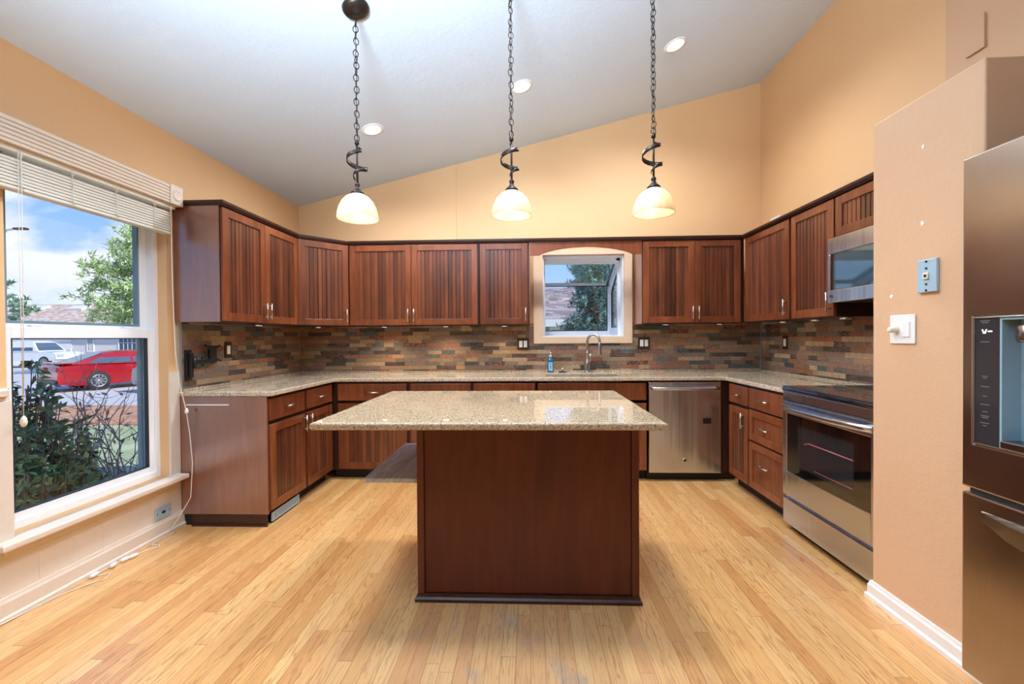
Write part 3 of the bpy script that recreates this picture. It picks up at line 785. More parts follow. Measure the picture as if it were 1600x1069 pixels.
# ------------------------------------------------------------------ base cabinets
BF = .602        # carcass depth
def base(label, loc, rot, W, fronts, side=None, grp='cherry base cabinets', z1=CT - CTH - .001, kick=True):
    t = thing('base_cabinet', label, 'cabinet', loc, rot, grp)
    MB().box(0, W, -BF, -.003, .085, z1).build('body', m_cherry_dk_shade, t, local=True)
    if kick: MB().box(0, W, -BF + .06, -.01, 0, .085).build('toe_kick', m_darkgap, t, local=True)
    for f in fronts:
        kind, a, b, za, zb_, hp = f
        if kind == 'drawer': door(t, a, b, za, zb_, -BF - .001, 'slab', hp, name='drawer')
        elif kind == 'shaker': door(t, a, b, za, zb_, -BF - .001, 'shaker', hp, fw=.05, name='drawer')
        elif kind == 'false': door(t, a, b, za, zb_, -BF - .001, 'slab', hp, name='false_front')
        else: door(t, a, b, za, zb_, -BF - .001, 'bead', hp)
    return t
ZD0, ZD1, ZDr0, ZDr1 = .098, .672, .698, .846
# left run
t = base('cherry base cabinet with plain end panel below counter beside the big window', (XL, 2.784, 0), PI / 2, .925,
     [('drawer', .006, .446, ZDr0, ZDr1, (.226, .772, False, .125)), ('drawer', .472, .90, ZDr0, ZDr1, (.686, .772, False, .125)),
      ('door', .006, .446, ZD0, ZD1, (.418, .60, True, .122)), ('door', .472, .90, ZD0, ZD1, (.50, .60, True, .122))])
MB().box(-.014, -.0005, -BF - .006, -.02, .078, CT - CTH - .001, .001).build('end_panel', m_side, t, local=True)
MB().box(-.016, -.0005, -BF + .004, -.09, 0, .076, .001).build('end_skirting', m_cherry_dk_shade, t, local=True)
MB().box(-.024, -.017, -BF - .006, -.09, 0, .014, .001).build('shoe_moulding', m_cherry_dk_shade, t, local=True)
MB().box(-.0162, -.0142, -.352, -.06, .806, .813).build('tape_strip', m_filler, t, local=True)
# register in the toe kick
reg = thing('floor_register', 'pale metal heating register in toe kick of the end base cabinet', 'register', (XL + BF - .02, 2.98, 0))
rx = XL + BF - .008
mb = MB(); rect_ring(mb, rx + .001, rx + .012, 2.82, 3.16, .012, .072, .008, .008, .009, .009, .001); mb.build('frame', m_plate, reg)
mb = MB()
for k in range(20):
    yy = 2.83 + k * .0168
    mb.box(rx + .003, rx + .009, yy, yy + .009, .02, .064)
mb.build('louvres', m_plate, reg)
MB().box(rx - .05, rx + .003, 2.826, 3.154, .014, .07).build('duct_boot', m_blackpl, reg)
# back run
YBk = D
base('cherry base cabinet in left back corner with one wide drawer over a door', (-1.739, YBk, 0), 0, .69,
     [('drawer', .06, .672, ZDr0, ZDr1, (.366, .772, False, .125)), ('door', .06, .672, ZD0, ZD1, (.64, .60, True, .122))])
base('cherry back base cabinet behind island, left one of two equal drawer units', (-1.049, YBk, 0), 0, .555,
     [('drawer', .015, .542, ZDr0, ZDr1, (.28, .772, False, .125)), ('door', .015, .542, ZD0, ZD1, (.51, .60, True, .122))])
base('cherry back base cabinet behind island, directly left of the sink cabinet', (-.494, YBk, 0), 0, .558,
     [('drawer', .015, .547, ZDr0, ZDr1, (.28, .772, False, .125)), ('door', .015, .547, ZD0, ZD1, (.51, .60, True, .122))])
t = base('cherry sink base cabinet with false drawer front, under the window', (.064, YBk, 0), 0, .946,
     [('false', .011, .939, ZDr0, ZDr1, None), ('door', .011, .473, ZD0, ZD1, (.445, .60, True, .122)), ('door', .477, .939, ZD0, ZD1, (.505, .60, True, .122))], z1=.66)
# corner filler at the right of the dishwasher
mb = MB(); mb.box(1.643, 1.709, D - BF - .001, D - BF + .012, 0.085, CT - CTH - .001, .001); mb.box(1.643, 1.77, D - BF + .06, D - BF + .075, 0, .085)
mb.single('corner_filler', m_cherry_dk_shade, 'narrow dark cherry filler strip between dishwasher and right-hand base cabinets', 'filler panel')
# right run
base('slim cherry base cabinet on right with short drawer over narrow door', (XR, 3.66, 0), -PI / 2, .325,
     [('drawer', .012, .315, ZDr0, ZDr1, (.17, .772, False, .10)), ('door', .012, .315, ZD0, ZD1, (.262, .58, True, .122))])
base('cherry three-drawer base cabinet directly left of the range', (XR, 3.334, 0), -PI / 2, .482,
     [('drawer', .008, .474, ZDr0, ZDr1, (.24, .772, False, .125)), ('shaker', .008, .474, .456, .684, (.24, .57, False, .125)), ('shaker', .008, .474, ZD0, .442, (.24, .30, False, .125))])

# ------------------------------------------------------------------ countertop (one U-shaped slab with sink cut-out)
SX0, SX1, SY0, SY1 = .16, .82, 3.80, 4.14
cx = [XL + .001, -1.694, SX0, SX1, 1.657, XR - .001]; cy = [2.765, 2.858, 3.683, SY0, SY1, D - .001]
def inct(u, v):
    if SX0 < u < SX1 and SY0 < v < SY1: return False
    if v > 3.683: return True
    if u < -1.694: return v > 2.765
    if u > 1.657: return v > 2.858
    return False
ct = thing('countertop', 'U-shaped speckled beige granite countertop along three walls', 'countertop', (-.02, 4.0, CT - CTH))
mb = MB(); mb.cells(cx, cy, inct, lambda u, v: (u, v, CT - CTH), (0, 0, CTH), bev=.006); mb.build('slab', m_granite, ct)
mb = MB()
mb.box(XL + .0135, XL + .020, 2.797, D - .02, CT + .0005, CT + .013, .001); mb.box(XL + .0135, XR - .0135, D - .020, D - .0135, CT + .0005, CT + .013, .001); mb.box(XR - .020, XR - .0135, 2.86, D - .02, CT + .0005, CT + .013, .001)
mb.build('backsplash_bead', m_granite, ct)
# sink
sk = thing('sink', 'undermount stainless sink set in the granite below window', 'sink', (.49, 3.97, .68))
mb = MB(); mb.cells([SX0 - .02, SX0 + .004, SX1 - .004, SX1 + .02], [SY0 - .02, SY0 + .004, SY1 - .004, SY1 + .02], lambda u, v: not (SX0 < u < SX1 and SY0 < v < SY1), lambda u, v: (u, v, CT - CTH - .004), (0, 0, .003)); mb.build('rim', m_steel, sk)
mb = MB()
for (a, b, c, d) in ((SX0, SX0 + .004, SY0, SY1), (SX1 - .004, SX1, SY0, SY1), (SX0, SX1, SY0, SY0 + .004), (SX0, SX1, SY1 - .004, SY1)): mb.box(a, b, c, d, .69, CT - CTH - .004)
mb.box(SX0, SX1, SY0, SY1, .686, .69); mb.build('basin', m_steel, sk)
MB().lathe([(0, 0), (.04, 0), (.042, .003), (.03, .004), (.028, .001), (0, .001)], (.49, 3.97, .69), 20, cap=False).build('drain', m_chrome, sk)
# faucet
fx, fy = .572, 4.215
fc = thing('faucet', 'brushed nickel pull-down gooseneck faucet behind the sink', 'faucet', (fx, fy, CT))
MB().lathe([(0, 0), (.028, 0), (.029, .006), (.025, .012), (.024, .02), (.029, .05), (.030, .075), (.026, .10), (.019, .125), (.0155, .15), (.0135, .19), (.0125, .20)], (fx, fy, CT + .0005), 20).build('body', m_nickel, fc)
dv = Vector((.9, -.44, 0)); Rg = .062; zc = CT + .297
pts = [Vector((fx, fy, CT + .195)), Vector((fx, fy, zc - .05)), Vector((fx, fy, zc - .02))]
for k in range(13):
    a = PI - k * (PI * 1.06) / 12
    pts.append(Vector((fx, fy, zc)) + dv * (Rg + Rg * math.cos(a)) + Vector((0, 0, Rg * 1.15 * math.sin(a))))
MB().tube(pts, .013, 12).build('spout', m_nickel, fc)
e = pts[-1]; dr = (pts[-1] - pts[-2]).normalized(); q = dr.to_track_quat('Z', 'Y').to_matrix().to_4x4()
MB().lathe([(.0125, -.01), (.016, 0), (.017, .03), (.019, .06), (.028, .105), (.028, .112), (.02, .113), (0, .113)], e, 16, q).build('spray_head', m_nickel, fc)
mb = MB(); mb.tube([(fx + .012, fy - .015, CT + .10), (fx + .024, fy - .028, CT + .115), (fx + .026, fy - .031, CT + .15), (fx + .024, fy - .03, CT + .18)], [.012, .010, .008, .007], 10); mb.build('lever', m_nickel, fc)
# soap bottle
sx_, sy_ = .214, 4.225
sb = thing('soap_bottle', 'clear blue pump soap bottle with pale label left of faucet', 'bottle', (sx_, sy_, CT))
def rbox_loft(mb, levels, c):
    rs = []
    for (hw, hd, z) in levels:
        ring = []
        for k in range(20):
            a = 2 * PI * k / 20; cc, ss = math.cos(a), math.sin(a)
            ring.append(Vector((c[0] + hw * math.copysign(abs(cc) ** .55, cc), c[1] + hd * math.copysign(abs(ss) ** .55, ss), c[2] + z)))
        rs.append(ring)
    return mb.rings(rs)
m_bluepl = simple('blue_soap', srgb(28, 104, 150), .15, 0, .6, noise_amt=.02)
rbox_loft(MB(), [(.026, .017, 0), (.029, .019, .004), (.029, .019, .115), (.024, .016, .13), (.012, .012, .14), (.011, .011, .15)], (sx_, sy_, CT + .0005)).build('bottle_body', m_bluepl, sb)
mb = MB().box(sx_ - .019, sx_ + .019, sy_ - .0215, sy_ - .0195, CT + .018, CT + .10, .0005); lb_ = mb.build('bottle_label', simple('pale_blue_label', srgb(150, 206, 234), .4), sb)
mb = MB(); mb.box(sx_ - .010, sx_ + .010, sy_ - .0222, sy_ - .0216, CT + .085, CT + .088); mb.box(sx_ - .007, sx_ + .007, sy_ - .0222, sy_ - .0216, CT + .076, CT + .079); mb.box(sx_ - .003, sx_ + .003, sy_ - .0222, sy_ - .0216, CT + .035, CT + .07); mb.build('label_mark', m_bluepl, lb_)
mb = MB(); mb.lathe([(.013, .150), (.013, .168), (.006, .170), (.005, .186), (.011, .188), (.011, .197), (.0, .199)], (sx_, sy_, CT), 14); mb.box(sx_ - .006, sx_ + .006, sy_ - .038, sy_, CT + .188, CT + .196, .002); mb.build('pump', m_plastic, sb)
# sink stopper
st = thing('sink_stopper', 'black rubber sink stopper with metal knob beside the soap bottle', 'stopper', (.33, 4.225, CT))
MB().lathe([(0, .001), (.036, .001), (.040, .005), (.036, .009), (.01, .011), (0, .011)], (.33, 4.225, CT), 20, cap=False).build('disc', m_blackpl, st)
MB().lathe([(.012, .010), (.010, .02), (.007, .028), (.015, .034), (.014, .042), (0, .044)], (.33, 4.225, CT), 14).build('knob', m_chrome, st)

# ------------------------------------------------------------------ backsplash panels
mb = MB(); mb.box(XL + .0005, XL + .012, 2.795, D - .0005, CT + .0008, ZB + .02)
b1 = mb.single('backsplash', m_slate, 'slate mosaic backsplash on the left wall behind the bracket', 'backsplash', 'slate backsplash panels', origin=(XL, 3.5, CT))
MB().box(XL + .0005, XL + .014, 2.772, 2.7945, CT + .0008, ZB).build('metal_edge_trim', m_galv, b1)
mb = MB(); mb.box(XL + .0125, CX0 - .001, D - .012, D - .0005, CT + .0008, ZB + .02); mb.box(CX0 - .001, CX1 + .001, D - .012, D - .0005, CT + .0008, CZ0); mb.box(CX1 + .001, XR - .0125, D - .012, D - .0005, CT + .0008, ZB + .02)
b2 = mb.single('backsplash', m_slate, 'long slate mosaic backsplash on the back wall behind the faucet', 'backsplash', 'slate backsplash panels', origin=(0, D, CT))
mb = MB(); mb.box(XR - .012, XR - .0005, 2.08, D - .0005, CT + .0008, ZB + .02)
b3 = mb.single('backsplash', m_slate, 'slate mosaic backsplash on the right wall behind the range', 'backsplash', 'slate backsplash panels', origin=(XR, 3.2, CT))
MB().box(XR - .016, XR - .0125, D - .024, D - .0125, CT + .014, ZB).build('corner_trim', m_galv, b3)

# ------------------------------------------------------------------ outlets and switches
def plate(name, label, c, nrm, w, h, mat, devices, dmat, cat='outlet', screws=True, grp=None):
    """plate centred at c on a wall; nrm in ('-y','+x','-x'); devices = [(offset u, w, h)]"""
    rot = {'-y': 0, '+x': PI / 2, '-x': -PI / 2}[nrm]
    t = thing(name, label, cat, c, rot, grp)
    MB().box(-w / 2, w / 2, -.007, -.0005, -h / 2, h / 2, .003).build('cover_plate', mat, t, local=True)
    for (u, dw, dh) in devices:
        d = MB().box(u - dw / 2, u + dw / 2, -.011, -.0065, -dh / 2, dh / 2, .0015).build('rocker', dmat, t, local=True)
    if screws:
        mb = MB()
        for (u, dw, dh) in devices:
            for s_ in (-1, 1): mb.lathe([(0, -.0005), (.003, 0), (.003, .001), (0, .0012)], (u, -.007, s_ * (dh / 2 + .014)), 8, Matrix.Rotation(PI / 2, 4, 'X'), cap=False)
        mb.build('screw', mat, t, local=True)
    return t
plate('light_switch', 'brown single switch plate with white rocker on left slate backsplash', (XL + .0125, 3.235, 1.163), '+x', .075, .12, m_bronzeplate, [(.0, .034, .066)], m_plastic, 'switch')
plate('wall_outlet', 'dark double outlet plate with white inserts on backsplash left of sink window', (-.055, D - .0125, 1.176), '-y', .118, .12, m_bronzeplate, [(-.023, .034, .066), (.023, .034, .066)], m_plastic)
plate('wall_outlet', 'dark double outlet plate with white inserts on backsplash right of sink window', (1.145, D - .0125, 1.178), '-y', .118, .12, m_bronzeplate, [(-.023, .034, .066), (.023, .034, .066)], m_plastic)
plate('light_switch', 'brown single switch plate with white rocker on right slate backsplash', (XR - .0125, 3.90, 1.18), '-x', .075, .12, m_bronzeplate, [(.0, .034, .066)], m_plastic, 'switch')
lo = plate('wall_outlet', 'pale metal outlet plate turned sideways low on wall under side window', (XL + .0125, 2.625, .152), '+x', .12, .078, m_plate, [], m_plastic, screws=False)
MB().box(-.012, .012, -.010, -.0065, -.008, .008, .002).build('jack', m_blackpl, lo, local=True)
for s_ in (-1, 1): MB().lathe([(0, -.0005), (.004, 0), (.004, .001), (0, .0012)], (s_ * .045, -.007, 0), 8, Matrix.Rotation(PI / 2, 4, 'X'), cap=False).build('screw', m_blackpl, lo, local=True)
# telephone plate on pantry wall
tp = thing('telephone_plate', 'pale blue-grey metal telephone jack plate on the peach pantry wall', 'wall plate', (PX, 1.789, 1.478), -PI / 2)
MB().box(-.042, .042, -.013, -.0005, -.066, .066, .003).build('cover_plate', m_plate, tp, local=True)
MB().box(-.012, .012, -.019, -.012, -.014, .012, .002).build('jack', m_ivory, tp, local=True)
MB().box(-.005, .006, -.0195, -.0185, -.006, .005).build('jack_opening', m_blackpl, tp, local=True)
for zz_ in (.057, .030, -.034, -.058): MB().lathe([(0, -.0005), (.0045, 0), (.0045, .002), (0, .0025)], (0, -.0132, zz_), 10, Matrix.Rotation(PI / 2, 4, 'X'), cap=False).build('screw', m_bronze, tp, local=True)
# dimmer + rocker
dm = thing('dimmer_switch', 'white double switch plate with ivory dimmer knob and rocker on pantry wall', 'switch', (PX, 1.909, 1.265), -PI / 2)
MB().box(-.062, .062, -.007, -.0005, -.062, .062, .003).build('cover_plate', m_plastic, dm, local=True)
MB().box(.006, .040, -.011, -.0065, -.033, .033, .002).build('rocker', m_plastic, dm, local=True)
MB().lathe([(.015, 0), (.0145, .012), (.0125, .018), (.012, .030), (.008, .034), (0, .034)], (-.026, -.007, -.002), 20, Matrix.Rotation(PI / 2, 4, 'X')).build('knob', m_ivory, dm, local=True)
# blank painted cover on right wall, white wall sensor near the cabinet top
mb = MB().box(XR - .032, XR - .0205, 2.226, 2.318, 2.664, 2.835, .002)
mb.single('blank_cover_plate', m_wall_pantry, 'peach painted blank cover plate high on the right wall', 'cover plate', origin=(XR - .02, 2.27, 2.75))
MB().box(XR - .02, XR - .0005, 3.99, 4.13, 2.262, 2.335, .004).single('wall_sensor', m_plastic, 'small white box on the right wall just above the cabinet crown', 'wall box', origin=(XR, 4.06, 2.30))

# ------------------------------------------------------------------ tv bracket on the left backsplash
tv = thing('wall_bracket', 'black articulated television wall bracket on the left slate backsplash', 'bracket', (XL + .012, 2.9, 1.1))
X0 = XL + .0125
mb = MB(); mb.box(X0, X0 + .018, 2.812, 2.862, .965, 1.175, .004); mb.box(X0 + .018, X0 + .04, 2.824, 2.850, .985, 1.155, .004); mb.build('wall_plate', m_blackpl, tv)
mb = MB(); mb.box(X0 + .030, X0 + .055, 2.85, 3.02, 1.075, 1.105, .004); mb.tube([(X0 + .042, 2.855, 1.05), (X0 + .042, 2.855, 1.13)], .014, 10); mb.tube([(X0 + .042, 2.93, 1.06), (X0 + .042, 2.93, 1.12)], .012, 10); mb.build('arm', m_blackpl, tv)
mb = MB(); mb.box(X0 + .030, X0 + .052, 2.985, 3.055, 1.075, 1.20, .006); mb.tube([(X0 + .04, 3.02, 1.068), (X0 + .04, 3.02, 1.11)], .014, 10); hd = mb.build('head', m_blackpl, tv)
mb = MB()
for (a, b, c, d) in ((2.94, 1.205, 2.985, 1.18), (3.055, 1.19, 3.09, 1.20), (2.96, 1.09, 2.985, 1.10), (3.055, 1.10, 3.10, 1.085)):
    mb.tube([(X0 + .048, a, b), (X0 + .048, c, d)], .007, 6)
mb.build('mounting_tab', m_blackpl, hd)

# ------------------------------------------------------------------ dishwasher
dw = thing('dishwasher', 'stainless steel dishwasher right of the sink cabinet', 'dishwasher', (1.3265, D, 0))
MB().box(1.019, 1.634, D - .56, D - .01, .09, CT - CTH - .012).build('body', m_blackpl, dw)
MB().box(1.019, 1.634, D - .56, D - .53, .0, .088).build('toe_kick', m_darkgap, dw)
yd = 3.702
d = MB().box(1.021, 1.632, yd, yd + .06, .075, .852, .005).build('door', m_steel, dw)
mb = MB(); n = 14; pts = []
for i in range(n + 1):
    a = i / n; pts.append((1.045 + .563 * a, yd - .012 - .030 * (1 - (2 * a - 1) ** 4), .800))
mb.tube(pts, .014, 12); mb.build('handle', m_steel, d)
MB().lathe([(0, -.002), (.019, -.002), (.020, 0), (.020, .003), (.013, .0035), (.012, .002), (0, .002)], (1.325, yd - .001, .185), 24, Matrix.Rotation(PI / 2, 4, 'X'), cap=False).build('badge', m_chrome, d)
MB().lathe([(0, .0), (.0105, 0), (.0105, .0035), (0, .0035)], (1.325, yd - .001, .185), 18, Matrix.Rotation(PI / 2, 4, 'X'), cap=False).build('badge_centre', m_bronze, d)
MB().box(1.478, 1.545, yd - .004, yd - .0005, .497, .545, .003).single('magnet', m_blackpl, 'small black square magnet stuck on the dishwasher door', 'magnet', origin=(1.51, yd - .0005, .52))

# ------------------------------------------------------------------ range
RX, RY0, RY1 = 1.645, 2.086, 2.846
rg = thing('range', 'stainless slide-in range with black glass cooktop beside the pantry wall', 'stove', (2.0, 2.466, 0))
MB().box(RX + .03, XR - .02, RY0, RY1, .03, .885).build('body', m_steel, rg)
mb = MB()
for (a, b) in ((RX + .08, RY0 + .05), (RX + .08, RY1 - .05), (XR - .1, RY0 + .05), (XR - .1, RY1 - .05)): mb.lathe([(.018, 0), (.018, .03)], (a, b, 0), 10)
mb.build('foot', m_blackpl, rg)
mb = MB(); mb.box(RX + .0, XR - .03, RY0, RY1 + .003, .897, .918, .006); ck = mb.build('cooktop', m_blackglass, rg)
mb = MB().box(RX - .008, RX + .02, RY0, RY1 + .002, .885, .912, .010); mb.build('front_trim', m_blackglass, ck)
m_ring = simple('cooktop_ring_print', srgb(60, 60, 64), .15, noise_amt=0)
for (a, b, r) in ((1.82, 2.65, .10), (1.82, 2.28, .085), (2.10, 2.65, .075), (2.10, 2.28, .10)):
    MB().lathe([(r - .002, 0), (r, 0), (r, .0006), (r - .002, .0006)], (a, b, .918), 40, cap=False).build('burner_ring', m_ring, ck)
d = MB().box(RX + .002, RX + .04, RY0, RY1, .825, .884, .003).build('vent_panel', m_steel, rg)
mb = MB()
for (a, b) in ((2.755, 2.80), (2.655, 2.735), (2.58, 2.64), (2.50, 2.565), (2.37, 2.485), (2.27, 2.355), (2.14, 2.25)): mb.box(RX - .0005, RX + .01, a, b, .829, .835)
mb.build('vent_slot', m_blackpl, d)
dr_ = MB(); rect_ring(dr_, RX, RX + .035, RY0, RY1, .222, .822, .042, .042, .155, .075, .003); dr_ = dr_.build('oven_door', m_steel, rg)
mb = MB(); rect_ring(mb, RX + .004, RX + .03, RY0 + .042, RY1 - .042, .377, .747, .115, .105, .055, .055, 0); mb.build('door_glass', m_blackglass, dr_)
MB().box(RX + .005, RX + .02, RY0 + .157, RY1 - .147, .432, .692).build('oven_window', m_screen, dr_)
m_rack = simple('red_rack_edge', srgb(150, 74, 78), .4)
mb = MB(); mb.tube([(RX + .0045, RY1 - .21, .585), (RX + .0045, RY1 - .25, .60), (RX + .0045, RY0 + .16, .60)], .004, 6); mb.build('oven_rack', m_rack, dr_)
mb = MB(); mb.tube([(RX + .0045, RY1 - .30, .452), (RX + .0045, RY0 + .16, .452)], .0025, 6); mb.build('oven_rack', m_rack, dr_)
mb = MB(); rs = []
for i in range(17):
    a = i / 16; yy = RY1 - .012 - a * (RY1 - RY0 - .024); bow = .05 * (1 - (2 * a - 1) ** 4) * 1.0 + .006
    zc = .79
    rs.append([Vector((RX - bow - .012, yy, zc + .012)), Vector((RX - bow + .010, yy, zc + .022)), Vector((RX - bow + .012, yy, zc - .014)), Vector((RX - bow - .004, yy, zc - .020)), Vector((RX - bow - .014, yy, zc - .006))])
mb.rings(rs); mb.build('handle', m_steel, dr_)
mb = MB(); mb.box(RX + .002, RX + .035, RY0, RY1, .04, .200, .004); mb.box(RX + .022, RX + .035, RY0, RY1, .2, .222); mb.build('drawer', m_steel, rg)

# ------------------------------------------------------------------ microwave
MX = 1.913
mw = thing('microwave', 'stainless over-the-range microwave with dark glass door', 'microwave', (2.1, 2.456, 1.446))
MB().box(MX + .03, XR - .035, 2.084, 2.826, 1.454, 1.858).build('body', m_blackpl, mw)
mb = MB(); 
mb.box(MX, MX + .034, 2.084, 2.826, 1.446, 1.526, .004); mb.box(MX, MX + .034, 2.084, 2.826, 1.752, 1.852, .004); mb.box(MX, MX + .034, 2.802, 2.826, 1.526, 1.752, .003); mb.box(MX, MX + .034, 2.084, 2.10, 1.526, 1.752, .003)
md = mb.build('door', m_steel, mw)
MB().box(MX + .003, MX + .03, 2.10, 2.802, 1.526, 1.752).build('door_glass', m_blackglass, md)
MB().box(MX + .0015, MX + .004, 2.10, 2.775, 1.530, 1.748).build('door_window', simple('mirror_dark_glass', srgb(112, 132, 142), .05, .85, noise_amt=0), md)
mb = MB()
for k in range(2):
    pts = [(MX - .001, 2.79 + .010 * math.cos(a) + .012 * (k - .5), 1.484 + .010 * math.sin(a)) for a in [i * .5 for i in range(9)]]
    mb.tube(pts, .0015, 5)
mb.build('badge', m_bronzeplate, md)
MB().box(MX + .05, XR - .05, 2.11, 2.80, 1.446, 1.4535).build('bottom_vent', m_bronze, mw)

# ------------------------------------------------------------------ island
isl = thing('kitchen_island', 'cherry kitchen island base with plain front panel and grey side shelf', 'island', (-.015, 2.35, 0))
IX0, IX1, IY0, IY1 = -.524, .498, 2.0, 2.72
MB().box(IX0, IX1, IY0 + .012, IY1, .03, CT - CTH - .001).build('body', m_island, isl)
MB().box(IX0 + .03, IX1 - .03, IY0 + .004, IY0 + .0115, .04, CT - CTH - .001).build('front_panel', m_island, isl)
for (a, b) in ((IX0 - .008, IX0 + .026), (IX1 - .026, IX1 + .008)): MB().box(a, b, IY0 - .004, IY0 + .03, .036, CT - CTH - .001, .004).build('corner_stile', m_island, isl)
mb = MB(); mb.sweep([(IX0 - .001, IY1), (IX0 - .001, IY0 + .003), (IX1 + .001, IY0 + .003), (IX1 + .001, IY1)], [(-.03, 0), (.018, 0), (.018, .014), (.010, .022), (.008, .036), (-.03, .036)], side=1); mb.build('base_moulding', m_cherry_dk_shade, isl)
MB().box(IX0 - .275, IX0 - .0005, 2.03, 2.715, .548, .570, .003).build('side_shelf', m_shelf, isl)['label'] = 'grey-blue wood side shelf'
mb = MB(); 
for yy in (2.2, 2.55): mb.box(IX0 - .20, IX0 - .001, yy, yy + .02, .528, .547); mb.box(IX0 - .02, IX0 - .001, yy, yy + .02, .40, .547)
mb.build('shelf_bracket', m_blackpl, isl)
for (a, b) in ((IX0 + .02, -.018), (-.008, IX1 - .02)):
    mb = MB(); mb.box(a, b, IY1, IY1 + .02, .10, .84, .003); mb.build('door', m_cherry, isl)
IT = thing('island_countertop', 'speckled beige granite island top with overhanging eased edges', 'countertop', (-.175, 2.25, CT - CTH))
mb = MB(); mb.cells([-.9034, .5519], [1.7275, 2.785], lambda u, v: True, lambda u, v: (u, v, CT - CTH), (0, 0, CTH), bev=.010)
m_granite2 = mat_granite('speckled_granite_island', [(0, srgb(182, 156, 124)), (.3, srgb(198, 176, 146)), (.5, srgb(164, 138, 108)), (.66, srgb(208, 192, 168)), (.80, srgb(122, 108, 92)), (.90, srgb(80, 70, 62)), (.95, srgb(186, 150, 106))], 230)
mb.build('slab', m_granite2, IT)

# ------------------------------------------------------------------ refrigerator
FX, FY1, FY0 = 1.52, 1.566, .655
FRS = 1.1105
fr = thing('refrigerator', 'black stainless french-door refrigerator with water dispenser at right edge', 'refrigerator', (1.9, 1.11, 0))
MB().box(FX + .075, XR - .01, FY0 + .01, FY1 - .01, .02, 1.83).build('body', m_blackpl, fr)
mb = MB()
for (a, b) in ((FX + .15, FY0 + .08), (FX + .15, FY1 - .08), (XR - .1, FY0 + .08), (XR - .1, FY1 - .08)): mb.lathe([(.02, 0), (.02, .02)], (a, b, 0), 10)
mb.build('foot', m_blackpl, fr)
DY1, DY0, DZ0, DZ1 = 1.526, 1.24, .868, 1.30
mb = MB()
us = [FRS + .003, DY0, DY1, FY1]; vs = [.712, DZ0, DZ1, 1.853]
mb.cells(us, vs, lambda u, v: not (DY0 < u < DY1 and DZ0 < v < DZ1), lambda u, v: (FX, u, v), (.07, 0, 0), bev=.007)
ld_ = mb.build('door', m_blacksteel, fr)
mb = MB(); mb.box(FX, FX + .07, FY0, FRS - .003, .712, 1.853, .007); rd_ = mb.build('door', m_blacksteel, fr)
for (yy, par) in ((FRS + .045, ld_), (FRS - .045, rd_)):
    mb = MB(); mb.tube([(FX, yy, .80), (FX - .05, yy, .82), (FX - .055, yy, 1.2), (FX - .05, yy, 1.74), (FX, yy, 1.76)], .012, 10); mb.build('handle', m_steel, par)
mb = MB(); mb.box(FX, FX + .07, FY0, FY1, .06, .695, .008); fd = mb.build('freezer_drawer', m_blacksteel, fr)
mb = MB(); rs = []
for i in range(15):
    a = i / 14; yy = 1.497 - a * (1.497 - .73); e_ = min(1, i / 2.5, (14 - i) / 2.5)
    rs.append([Vector((FX - .040 * e_ - .004, yy, .643)), Vector((FX + .001, yy, .648)), Vector((FX + .001, yy, .582 + .03 * (1 - e_))), Vector((FX - .040 * e_ - .006, yy, .588 + .03 * (1 - e_)))])
mb.rings(rs, smooth=False); mb.build('handle', m_blacksteel_edge, fd)
mb = MB(); mb.box(FX + .01, FX + .06, FY0 + .02, FY1 - .02, .696, .711); mb.build('drawer_gap_seal', m_gasket, fr)
# dispenser
mb = MB(); rect_ring(mb, FX - .004, FX + .02, DY0, DY1, DZ0, DZ1, .006, .006, .006, .006, .002)
dp = mb.build('dispenser', m_blacksteel_edge, ld_)
MB().box(FX - .001, FX + .015, 1.445, DY1 - .006, DZ0 + .006, DZ1 - .006).build('control_panel', simple('charcoal_panel', srgb(56, 52, 54), .15), dp)
mb = MB(); mb.box(FX + .06, FX + .066, DY0 + .006, 1.445, DZ0 + .006, DZ1 - .006)
mb.box(FX, FX + .06, 1.438, 1.4445, DZ0 + .006, DZ1 - .006); mb.box(FX, FX + .06, DY0 + .006, DY0 + .012, DZ0 + .006, DZ1 - .006)
mb.box(FX, FX + .06, DY0 + .012, 1.438, DZ1 - .012, DZ1 - .006)
mb.build('niche', m_niche, dp)
mb = MB(); mb.box(FX - .006, FX + .06, DY0 + .012, 1.438, DZ0 + .006, DZ0 + .03, .003); mb.build('drip_tray', m_blacksteel_edge, dp)
mb = MB(); mb.lathe([(.045, .0), (.05, .01), (.05, .05), (.03, .06)], (FX + .03, 1.36, DZ1 - .085), 16); mb.box(FX + .045, FX + .055, 1.32, 1.36, 1.0, 1.2); mb.build('nozzle', m_blacksteel_edge, dp)
m_icon = simple('grey_print', srgb(120, 120, 124), .4)
m_lit = mat_emit('lit_icon', (.85, .88, 1, 1), 1.2)
mb = MB()
cy_ = 1.488
mb.poly([(FX - .0012, cy_ + .010, 1.258), (FX - .0012, cy_ + .006, 1.244), (FX - .0012, cy_ - .002, 1.244), (FX - .0012, cy_ - .006, 1.258), (FX - .0012, cy_ - .003, 1.258), (FX - .0012, cy_ + .0, 1.25), (FX - .0012, cy_ + .004, 1.25), (FX - .0012, cy_ + .007, 1.258)], (-.0008, 0, 0))
mb.box(FX - .002, FX - .001, cy_ - .022, cy_ - .009, 1.249, 1.253); mb.build('lit_icon', m_lit, dp)
for zc, wd in ((1.285, .03), (1.279, .022), (1.215, .028), (1.10, .02), (1.094, .012), (1.066, .026), (1.034, .014), (1.006, .03), (.982, .016), (.968, .026), (.962, .02), (.944, .028), (.935, .012)):
    MB().box(FX - .0018, FX - .001, cy_ - wd / 2, cy_ + wd / 2, zc, zc + .0022).build('printed_mark', m_icon, dp)

